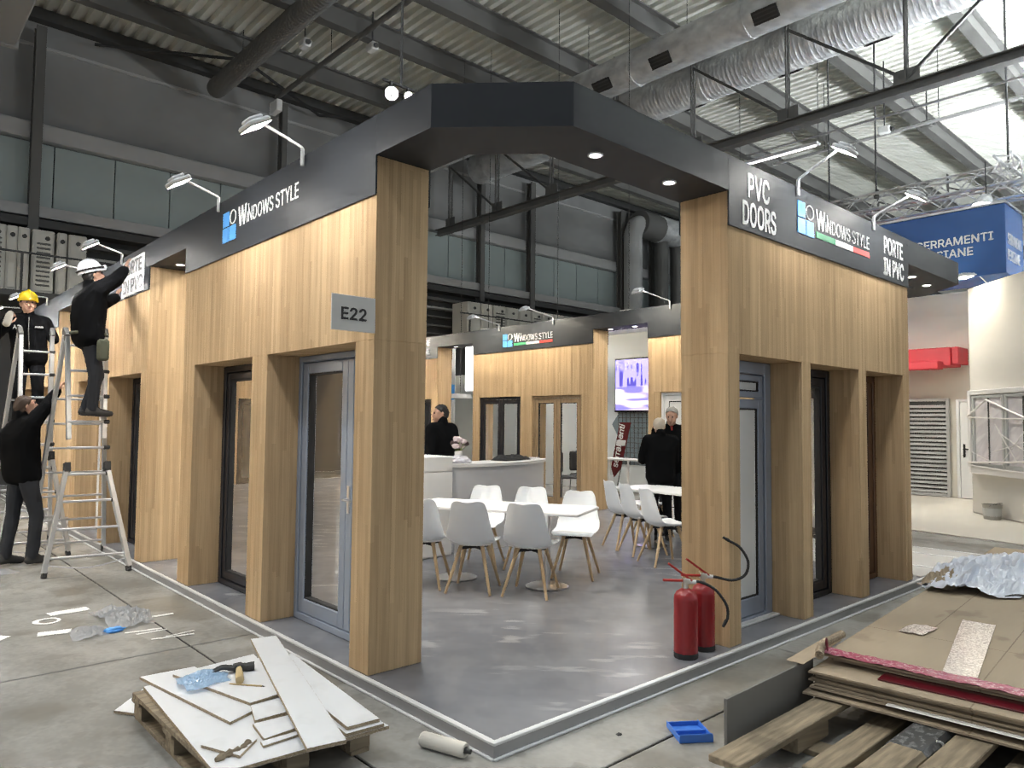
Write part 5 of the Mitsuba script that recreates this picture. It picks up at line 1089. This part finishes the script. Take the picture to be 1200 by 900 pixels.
# ---------------------------------------------------------------- ladders
scene['m_ladder'] = pr((0.60, 0.61, 0.62), 0.33, 0.75)
def rail(p0, p1, w=.028, d=.075): 
    return hrect(p0, p1, w, d)
def hrect(p0, p1, w, d):
    p0, p1 = np.array(p0, float), np.array(p1, float); z = p1-p0; ln = np.linalg.norm(z); z /= ln; x = np.array([1.0, 0, 0]); x = x-z*(x@z); x /= np.linalg.norm(x)
    return axes(bx(-w/2, w/2, -d/2, d/2, 0, ln, .004), p0, x, np.cross(z, x), z)
def ladder(label, F, Bk_, apexL, apexR, kneeL, kneeR, n, toprise=0.0, n2=7):
    """A-frame: flared lower front legs F to knees, straight upper rails to the apex, and a rear section Bk_"""
    t = thing('step_ladder', label, 'ladder'); A_ = lambda p: np.array(p, float)
    FL, FR, aL, aR, kL, kR = map(A_, (F[0], F[1], apexL, apexR, kneeL, kneeR))
    up = A_((0, .0, toprise))
    for a, b in ((FL, kL), (FR, kR)):
        part(t, 'rail', hrect(a+[0, 0, .05], b, .045, .075), 'm_ladder'); f = part(t, 'foot', hrect(a+[0, 0, .0], a+(b-a)*.05, .042, .085), 'm_rubber')
    for a, b, s in ((kL, aL, 1), (kR, aR, -1)):
        d = (a-b)/np.linalg.norm(a-b); part(t, 'rail', hrect(a-d*.3+[.022*s, .028, 0], b+up, .045, .066), 'm_ladder'); part(t, 'joint', hrect(a-d*.04, a+d*.06, .06, .10), 'm_rubber')
    H_ = aL[2]
    for k in range(n):
        z = .19+k*.285
        def at(lo, kn, ap): 
            return lo+(kn-lo)*(z/kn[2]) if z <= kn[2] else kn+(ap-kn)*((z-kn[2])/(ap[2]-kn[2]))
        p, q = at(FL, kL, aL), at(FR, kR, aR)
        if z < H_-.05:
            part(t, 'rung', axes(bx(0, np.linalg.norm(q-p), -.02, .02, -.013, .013, .006), p, (q-p)/np.linalg.norm(q-p), np.cross((0, 0, 1.0), (q-p)/np.linalg.norm(q-p)), (0, 0, 1)), 'm_ladder')
            if k > 1: part(t, 'lock', cat(bx(-.03, .03, -.03, .03, -.022, .022, .008).apply_translation(q)), 'm_rubber')
    GL, GR = A_(Bk_[0]), A_(Bk_[1]); oL, oR = aL+[-.01, .06, 0], aR+[.01, .06, 0]
    for a, b in ((GL, oL), (GR, oR)):
        part(t, 'rear_rail', hrect(a+[0, 0, .04], b, .042, .07), 'm_ladder'); part(t, 'foot', hrect(a, a+(b-a)*.035, .042, .085), 'm_rubber')
    for k in range(n2):
        z = .16+k*.285; p, q = GL+(oL-GL)*(z/oL[2]), GR+(oR-GR)*(z/oR[2])
        if z < H_-.1: part(t, 'rung', axes(bx(0, np.linalg.norm(q-p), -.016, .016, -.012, .012, .005), p, (q-p)/np.linalg.norm(q-p), np.cross((0, 0, 1.0), (q-p)/np.linalg.norm(q-p)), (0, 0, 1)), 'm_ladder')
    for a, b in ((aL, oL), (aR, oR)): part(t, 'hinge', cat(hrect(a-[0, .02, .05], b+[0, .02, .05], .05, .09)), 'm_steel')
    part(t, 'stabiliser', tube(spline([FL+[0, 0, .13], (FL+FR)/2+[0, -.01, .075], FR+[0, 0, .15]], 14), .007, 6), 'm_filmclear')
    return t
ladder('tall aluminium folding ladder in front, on which the man in the white helmet stands', ((-.832, 6.11, 0), (-.059, 5.98, 0)), ((-.75, 7.44, 0), (.018, 7.39, 0)), (-.60, 6.68, 2.60), (-.22, 6.65, 2.62), (-.62, 6.33, 1.13), (-.235, 6.32, 1.13), 9)
ladder('second aluminium ladder behind, under the man in the yellow helmet', ((-1.05, 7.42, 0), (-.36, 7.38, 0)), ((-1.02, 8.7, 0), (-.33, 8.66, 0)), (-.86, 7.90, 2.70), (-.53, 7.90, 2.71), (-.88, 7.66, 1.2), (-.53, 7.66, 1.2), 9)

# ---------------------------------------------------------------- people
_S = None
def spts(n=56):
    global _S
    if _S is None:
        i = np.arange(n)+.5; ph = np.arccos(1-2*i/n); th = np.pi*(1+5**.5)*i; _S = np.stack([np.cos(th)*np.sin(ph), np.sin(th)*np.sin(ph), np.cos(ph)], 1)
    return _S
def bone(*pr_):
    """hull of spheres (point, radius)"""
    return m3.Manifold.hull_points(np.vstack([np.asarray(p, float)+spts()*r for p, r in pr_]))
def melt(bones, ref=.022, it=10, amp=0.0, seed=1, freq=14.0):
    m = m3.Manifold.batch_boolean(bones, m3.OpType.Add).refine_to_length(ref); m = tm(m); m.merge_vertices()
    trimesh.smoothing.filter_taubin(m, .5, .53, iterations=it)
    if amp:
        v = np.array(m.vertices); n = np.array(m.vertex_normals); k = meshkit.fbm(v*[freq, freq, freq*.55]+seed*3.3, 3, seed)-.5
        m = trimesh.Trimesh(v+n*(k*2*amp)[:, None], m.faces, process=False)
    return m
V3 = lambda *a: np.array(a, float)
def unit(v): v = np.asarray(v, float); return v/np.linalg.norm(v)
SKIN = {'light': (0.50, 0.30, 0.22), 'tan': (0.44, 0.26, 0.185)}
for k, c in SKIN.items(): scene['m_skin_'+k] = pr(c, 0.5, spec=.35)
scene['m_jacket'] = pr((0.0045, 0.0048, 0.0055), 0.9, spec=.06); scene['m_trousers'] = pr((0.022, 0.024, 0.029), 0.85, spec=.2); scene['m_trousers_black'] = pr((0.008, 0.009, 0.011), 0.85, spec=.15)
scene['m_shoe'] = pr((0.028, 0.028, 0.028), 0.6); scene['m_shoe_light'] = pr((0.30, 0.30, 0.31), 0.6)
scene['m_hair_brown'] = pr((0.045, 0.026, 0.016), 0.7); scene['m_hair_black'] = pr((0.012, 0.010, 0.009), 0.6); scene['m_hair_grey'] = pr((0.28, 0.27, 0.25), 0.7); scene['m_hair_pale'] = pr((0.50, 0.44, 0.36), 0.7)
scene['m_eye'] = pr((0.02, 0.015, 0.012), 0.2); scene['m_lip'] = pr((0.36, 0.16, 0.13), 0.5)
scene['m_helmet_yellow'] = pr((0.85, 0.60, 0.02), 0.3, clearcoat=.4); scene['m_helmet_white'] = pr((0.74, 0.76, 0.80), 0.3, clearcoat=.4)
scene['m_glove'] = pr((0.30, 0.29, 0.26), 0.8); scene['m_pouch'] = pr((0.05, 0.055, 0.035), 0.8)
def joints(pos, face, height=1.75):
    """standing figure: joints in world coordinates; face: horizontal direction"""
    s = height/1.75; f = unit([face[0], face[1], 0]); r = V3(f[1], -f[0], 0); o = V3(*pos); u = V3(0, 0, 1)
    P = lambda x, y, z: o+s*(r*x+f*y+u*z)
    J = dict(f=f, r=r, u=u, s=s, pelvis=P(0, 0, .95), waist=P(0, .01, 1.10), chest=P(0, .01, 1.30), neck=P(0, .0, 1.50), head=P(0, .03, 1.635))
    for q, g in (('L', -1), ('R', 1)):
        J['hip'+q] = P(.09*g, 0, .92); J['knee'+q] = P(.10*g, .02, .50); J['ank'+q] = P(.11*g, -.03, .085); J['toe'+q] = P(.135*g, .15, .03)
        J['sh'+q] = P(.185*g, 0, 1.43); J['el'+q] = P(.245*g, -.03, 1.15); J['wr'+q] = P(.26*g, .06, .90)
    J['hf'] = f; J['hu'] = u
    return J
def head_parts(J, sk):
    c, f, u = J['head'], unit(J['hf']), unit(J['hu']); r = np.cross(f, u); s = J['s']
    P = lambda x, y, z: c+s*(r*x+f*y+u*z)
    b = [bone((P(0, -.012, .032), .083*s), (P(0, .012, .02), .076*s), (P(0, -.03, .012), .078*s)),
         bone((P(0, .02, .02), .068*s), (P(-.028, .055, -.035), .032*s), (P(.028, .055, -.035), .032*s), (P(0, .062, -.085), .026*s), (P(-.04, .01, -.06), .028*s), (P(.04, .01, -.06), .028*s)),
         bone((P(0, .088, .028), .010*s), (P(0, .108, -.022), .013*s), (P(-.012, .094, -.024), .009*s), (P(.012, .094, -.024), .009*s)),
         bone((P(-.033, .082, .045), .010*s), (P(.033, .082, .045), .010*s)),
         bone((P(0, .086, -.058), .012*s), (P(-.018, .078, -.058), .010*s), (P(.018, .078, -.058), .010*s))]
    for g in (-1, 1): b.append(bone((P(.080*g, -.012, .018), .012*s), (P(.084*g, -.02, .0), .012*s), (P(.078*g, -.005, -.028), .009*s)))
    b.append(bone((J['neck']+u*.0, .058*s), (c-u*.05*s-f*.02*s, .052*s)))
    return b, P
def hand_bones(w, d, palm, s, curl=.6, thumb=1):
    """palm, four fingers and a thumb; d: along the hand, palm: direction the palm faces"""
    d = unit(d); n = unit(palm-d*(np.dot(palm, d))); a = np.cross(d, n); P = lambda x, y, z: w+s*(a*x+d*y+n*z)
    b = [bone((P(-.026, .02, 0), .016*s), (P(.026, .02, 0), .016*s), (P(-.030, .085, .0), .014*s), (P(.030, .085, 0), .014*s))]
    for k, (x, ln) in enumerate(((-.032, .060), (-.011, .074), (.011, .070), (.031, .055))):
        p = P(x, .088, 0); ang = curl*.6; q1 = p+s*ln*.5*(d*math.cos(ang)+n*math.sin(ang)); ang2 = curl*1.6; q2 = q1+s*ln*.5*(d*math.cos(ang2)+n*math.sin(ang2))
        b += [bone((p, .0095*s), (q1, .0088*s)), bone((q1, .0088*s), (q2, .0075*s))]
    x = .030*thumb; p = P(x, .03, .005); q1 = P(x+.030*thumb, .065, .022); q2 = P(x+.030*thumb, .098, .034)
    return b+[bone((p, .013*s), (q1, .0105*s)), bone((q1, .0105*s), (q2, .0085*s))]
def person(label, J, jacket='m_jacket', trousers='m_trousers', shoes='m_shoe', skin='light', hair='m_hair_brown', helmet=None, bulk=1.0, curl=(.6, .6), palms=(None, None), hdir=(None, None), gloves=False, long_hair=False, seed=1, collar=True):
    t = thing('person', label, 'person'); s = J['s']; f, r, u = J['f'], J['r'], J['u']
    hb, P = head_parts(J, skin)
    body = hb+[bone((J['pelvis']-r*.07*s, .095*s), (J['pelvis']+r*.07*s, .095*s), (J['waist'], .11*s)), bone((J['waist'], .11*s), (J['chest']-r*.07*s, .10*s), (J['chest']+r*.07*s, .10*s), (J['neck'], .055*s))]
    hands = []
    for i, q in enumerate('LR'):
        body += [bone((J['hip'+q], .080*s), (J['knee'+q], .052*s)), bone((J['knee'+q], .052*s), (J['ank'+q], .036*s)), bone((J['ank'+q], .036*s), (J['toe'+q], .026*s)),
                 bone((J['chest'], .08*s), (J['sh'+q], .055*s)), bone((J['sh'+q], .052*s), (J['el'+q], .040*s)), bone((J['el'+q], .040*s), (J['wr'+q], .027*s))]
        d = J['wr'+q]-J['el'+q] if hdir[i] is None else hdir[i]; pm = palms[i] if palms[i] is not None else (f*.3+r*(1 if q == 'L' else -1))
        h_ = hand_bones(J['wr'+q], d, V3(*pm), s, curl[i], -1 if q == 'L' else 1)
        body += h_; hands.append(h_)
    part(t, 'body', melt(body, .011, 4), 'm_skin_'+skin, 60)
    if gloves: part(t, 'glove', melt([bone(*[(np.mean(np.array(tm(x).vertices), 0), .001)]) for x in []] or [m_.translate((0, 0, 0)) for m_ in hands[0]], .01, 0).apply_scale(1.0), 'm_glove', 60)
    for g in (-1, 1): part(t, 'eye', trimesh.creation.icosphere(1, .011*s).apply_translation(P(.031*g, .083, .022)), 'm_eye', 60)
    part(t, 'mouth', tube([P(-.022, .083, -.056), P(0, .0995, -.056), P(.022, .083, -.056)], .0035*s, 6), 'm_lip')
    # jacket
    k = bulk; jk = [bone((J['pelvis']-r*.085*s-u*.03, .115*s*k), (J['pelvis']+r*.085*s-u*.03, .115*s*k), (J['waist']-r*.07*s, .125*s*k), (J['waist']+r*.07*s, .125*s*k)),
                    bone((J['waist']-r*.07*s, .125*s*k), (J['waist']+r*.07*s, .125*s*k), (J['chest']-r*.085*s, .125*s*k), (J['chest']+r*.085*s, .125*s*k)),
                    bone((J['chest']-r*.085*s, .125*s*k), (J['chest']+r*.085*s, .125*s*k), (J['shL'], .075*s*k), (J['shR'], .075*s*k), (J['neck']-u*.035*s, .075*s))]
    for q in 'LR':
        w = J['wr'+q]+(J['el'+q]-J['wr'+q])*.06
        jk += [bone((J['chest'], .10*s), (J['sh'+q], .078*s*k)), bone((J['sh'+q], .078*s*k), (J['el'+q], .062*s*k)), bone((J['el'+q], .062*s*k), (w, .044*s*k))]
    if collar: jk.append(bone((J['neck']-u*.03*s, .075*s), (J['neck']+u*.045*s-f*.012*s, .068*s)))
    part(t, 'jacket', melt(jk, .022, 7, .011*s, seed), jacket, 60)
    # trousers
    tr = [bone((J['pelvis']-r*.07*s, .105*s), (J['pelvis']+r*.07*s, .105*s), (J['hipL'], .095*s), (J['hipR'], .095*s))]
    for q in 'LR':
        e = J['ank'+q]+u*.005
        tr += [bone((J['hip'+q], .097*s), (J['knee'+q], .068*s)), bone((J['knee'+q], .068*s), (e, .058*s))]
    part(t, 'trousers', melt(tr, .022, 7, .010*s, seed+5), trousers, 60)
    for q in 'LR':
        a, o = J['ank'+q], J['toe'+q]; dirn = unit((o-a)*[1, 1, 0]) if np.linalg.norm(((o-a)*[1, 1, 0])) > .02 else f
        part(t, 'shoe', melt([bone((a+u*.02, .05*s), (a-dirn*.03*s-u*.035*s, .042*s), (a+dirn*.05*s-u*.03*s, .046*s)), bone((a+dirn*.04*s-u*.03*s, .048*s), (o, .036*s), (o+dirn*.02*s, .030*s))], .016, 4), shoes, 60)
    # hair or helmet
    c = J['head']; hf, hu = unit(J['hf']), unit(J['hu']); hr = np.cross(hf, hu)
    if hair:
        hm = m3.Manifold.batch_boolean([bone((P(0, -.014, .038), .090*s), (P(0, .016, .03), .080*s), (P(0, -.034, .010), .083*s)), bone((P(0, -.05, -.02), .062*s), (P(-.035, -.04, -.03), .045*s), (P(.035, -.04, -.03), .045*s))], m3.OpType.Add)
        nrm = -hf*.75+hu*.66; nrm = unit(nrm); o_ = P(0, .035, .055) if not long_hair else P(0, .05, .03)
        hm = hm.trim_by_plane(nrm.tolist(), float(nrm @ o_))
        m = tm(hm.refine_to_length(.012)); v = np.array(m.vertices); m = trimesh.Trimesh(v+np.array(trimesh.Trimesh(v, m.faces, process=False).vertex_normals)*(.006*s*(meshkit.fbm(v*60, 3, seed)-.4))[:, None], m.faces, process=False)
        part(t, 'hair', m, hair, 50)
    if helmet:
        L_ = lambda q: axes(q, P(0, -.012, .055), hr, hf, hu)
        dome = lathe([(.118, -.012), (.121, .0), (.118, .035), (.104, .075), (.075, .108), (.035, .124), (0, .127)], 28); dome.apply_scale([s*.93, s*1.10, s])
        part(t, 'helmet', L_(dome), helmet, 50)
        hk = labels; brim = prism(Polygon([(-.095, .075), (-.07, .135), (-.03, .163), (.03, .163), (.07, .135), (.095, .075), (.05, .11), (-.05, .11)]), -.012, -.004); brim.apply_scale([s, s, s]); part(t, 'helmet_brim', L_(brim), helmet)
        ridge = tube(spline([(0, .125, .02), (0, .09, .098), (0, 0, .134), (0, -.09, .098), (0, -.125, .02)], 16), .012*s, 8); part(t, 'helmet_ridge', L_(ridge), helmet, 40)
        part(t, 'helmet_rim', L_(cat([tube([(.112*s*math.cos(a), .134*s*math.sin(a), -.010) for a in np.linspace(0, 2*np.pi, 30)], .006*s, 6)])), helmet, 40)
    return t
# man in the white helmet on the front ladder, facing the fascia (+x)
J = joints((-.42, 6.36, 1.675), (1, .05), 1.72); s_ = J['s']
J.update(pelvis=V3(-.46, 6.36, 2.58), waist=V3(-.47, 6.36, 2.74), chest=V3(-.46, 6.36, 2.92), neck=V3(-.46, 6.36, 3.10), head=V3(-.43, 6.37, 3.235))
J.update(hipL=V3(-.45, 6.44, 2.55), hipR=V3(-.45, 6.27, 2.55), kneeL=V3(-.33, 6.45, 2.14), kneeR=V3(-.40, 6.27, 2.12), ankL=V3(-.44, 6.46, 1.755), ankR=V3(-.40, 6.33, 1.755), toeL=V3(-.27, 6.47, 1.705), toeR=V3(-.23, 6.35, 1.705))
J.update(shL=V3(-.43, 6.54, 3.03), shR=V3(-.43, 6.18, 3.05), elR=V3(-.24, 6.24, 3.20), wrR=V3(-.10, 6.42, 3.37), elL=V3(-.24, 6.66, 3.00), wrL=V3(-.09, 6.80, 3.09))
J['hf'] = unit(V3(.93, .12, .34)); J['hu'] = unit(V3(-.33, 0, .93))
tw = person('workman in black with a white helmet on the front ladder, reaching up to the fascia', J, bulk=1.27, helmet='m_helmet_white', hair='m_hair_black', palms=(V3(1, 0, 0), V3(1, 0, .1)), hdir=(V3(.2, .5, .6), V3(.25, .35, .85)), curl=(.35, .35), trousers='m_trousers', seed=2)
part(tw, 'headlamp_band', axes(tube([(.117*math.cos(a), .138*math.sin(a), .022) for a in np.linspace(0, 2*np.pi, 26)], .011, 6), J['head']+unit(J['hu'])*.055-unit(J['hf'])*.012, np.cross(J['hf'], J['hu']), unit(J['hf']), unit(J['hu'])), 'm_rubber')
part(tw, 'headlamp', axes(bx(-.03, .03, .14, .175, .0, .045, .008), J['head']+unit(J['hu'])*.055-unit(J['hf'])*.012, np.cross(J['hf'], J['hu']), unit(J['hf']), unit(J['hu'])), 'm_helmet_white')
part(tw, 'tool_pouch', tf(bx(-.06, .06, -.035, .035, -.12, .12, .025), (-.36, 6.14, 2.40)), 'm_pouch', 40)
part(tw, 'belt', tube([(-.46+.165*math.cos(a), 6.36+.185*math.sin(a), 2.585) for a in np.linspace(0, 2*np.pi, 24)], .02, 6), 'm_pouch')
# man in the yellow helmet behind the second ladder, facing the camera
J = joints((-.66, 8.12, 1.52), (-.30, -.95), 1.72)
J.update(pelvis=V3(-0.710, 8.240, 2.43), waist=V3(-0.720, 8.240, 2.58), chest=V3(-0.740, 8.240, 2.76), neck=V3(-0.750, 8.220, 2.955), head=V3(-0.755, 8.190, 3.085))
J.update(hipL=V3(-0.630, 8.220, 2.40), hipR=V3(-0.800, 8.260, 2.40), kneeL=V3(-0.610, 8.200, 1.98), kneeR=V3(-0.810, 8.220, 1.98), ankL=V3(-0.600, 8.260, 1.575), ankR=V3(-0.810, 8.260, 1.575), toeL=V3(-0.620, 8.120, 1.53), toeR=V3(-0.840, 8.120, 1.53))
J.update(shL=V3(-0.570, 8.200, 2.88), shR=V3(-0.930, 8.280, 2.88), elL=V3(-0.470, 8.140, 2.66), wrL=V3(-0.520, 8.280, 2.80), elR=V3(-1.100, 8.140, 2.64), wrR=V3(-0.990, 8.000, 2.80))
J['hf'] = unit(V3(.05, -1, -.02)); J['hu'] = V3(0, 0, 1)
ty = person('workman in black with a yellow helmet standing behind the second ladder, hand raised', J, bulk=1.06, helmet='m_helmet_yellow', hair='m_hair_black', trousers='m_trousers_black', palms=(V3(0, -.3, -1), V3(.6, -.6, .2)), hdir=(V3(-.6, -.2, -.1), V3(.25, .0, 1)), curl=(.9, .7), seed=4)
part(ty, 'zip', tube(spline([(-.75, 8.105, 2.92), (-.76, 8.055, 2.76), (-.75, 8.06, 2.6), (-.74, 8.07, 2.45)], 14), .006, 6), 'm_steel')
part(ty, 'glove', bone((V3(-1.0, 7.99, 2.80), .045), (V3(-.98, 7.98, 2.90), .04), (V3(-.965, 7.97, 2.93), .035)).refine_to_length(.02), 'm_glove', 60)
part(ty, 'chest_lettering', axes(text('AB', .05, .085, bold=True), (-.92, 8.10, 2.755), unit(V3(.95, -.30, 0)), (0, 0, 1), unit(V3(-.3, -.95, 0))), 'm_letter')
part(ty, 'chest_label', axes(bx(0, .09, 0, .022, 0, .004), (-.69, 8.075, 2.785), unit(V3(.95, -.20, 0)), (0, 0, 1), unit(V3(-.2, -.95, 0))), 'm_letter')
# man holding the front ladder
J = joints((-.89, 7.12, .0), (.85, .5), 1.88)
J.update(pelvis=V3(-.90, 7.12, 1.04), waist=V3(-.93, 7.12, 1.22), chest=V3(-.95, 7.11, 1.42), neck=V3(-.93, 7.11, 1.64), head=V3(-.895, 7.12, 1.775))
J.update(hipL=V3(-.93, 7.20, 1.0), hipR=V3(-.87, 7.03, 1.0), kneeL=V3(-.96, 7.22, .55), kneeR=V3(-.76, 7.02, .55), ankL=V3(-1.03, 7.14, .10), ankR=V3(-.80, 6.98, .10), toeL=V3(-.87, 7.22, .035), toeR=V3(-.64, 7.06, .035))
J.update(shL=V3(-.97, 7.32, 1.53), shR=V3(-.86, 6.95, 1.58), elR=V3(-.72, 7.02, 1.78), wrR=V3(-.60, 7.08, 1.97), elL=V3(-1.05, 7.28, 1.24), wrL=V3(-.90, 7.32, 1.08))
J['hf'] = unit(V3(.86, .15, .25)); J['hu'] = unit(V3(-.2, 0, 1))
person('bareheaded workman in black standing on the floor, holding the front ladder with a raised arm', J, bulk=1.1, hair='m_hair_brown', palms=(None, V3(1, 0, 0)), hdir=(None, V3(.4, .2, .7)), curl=(.6, 1.0), seed=6)
# man at the reception counter
J = joints((3.40, 4.98, ZP), (-.25, .97), 1.79)
J['hf'] = unit(V3(-.85, .40, -.12))
person('dark haired man in a black coat standing behind the reception counter', J, bulk=1.25, hair='m_hair_black', trousers='m_trousers_black', seed=8)
# the two men by the second table
J = joints((5.77, 3.215, ZP), (.62, .78), 1.64)
fj, rj = J['f'], J['r']
J['elR'] = J['shR']+fj*.12+rj*.05-V3(0, 0, .26); J['wrR'] = J['elR']+fj*.20-rj*.06+V3(0, 0, .02); J['elL'] = J['shL']+fj*.10-rj*.05-V3(0, 0, .26); J['wrL'] = J['elL']+fj*.2+rj*.1+V3(0, 0, .0)
J['hf'] = unit(fj+V3(.1, -.35, -.25)); J['head'] = J['head']+fj*.03
person('fair haired man in a black jumper seen from behind at the second table', J, bulk=1.16, hair='m_hair_pale', trousers='m_trousers_black', seed=9)
J = joints((6.36, 3.46, ZP), (-.62, -.55), 1.80)
J['hf'] = unit(V3(-.8, -.35, -.45)); J['head'] = J['head']+J['f']*.04
J['wrL'] = J['elL']+J['f']*.2+V3(0, 0, .05); J['wrR'] = J['elR']+J['f']*.2+V3(0, 0, .05)
tg = person('grey haired man in a dark jacket facing the fair haired man', J, bulk=1.05, hair='m_hair_grey', trousers='m_trousers_black', seed=10)
part(tg, 'shirt_collar', bone((J['neck']-V3(0, 0, .02)+J['f']*.055, .028), (J['neck']-V3(0, 0, .06)+J['f']*.085, .018)).refine_to_length(.02), 'm_redlever', 50, label='red shirt collar')
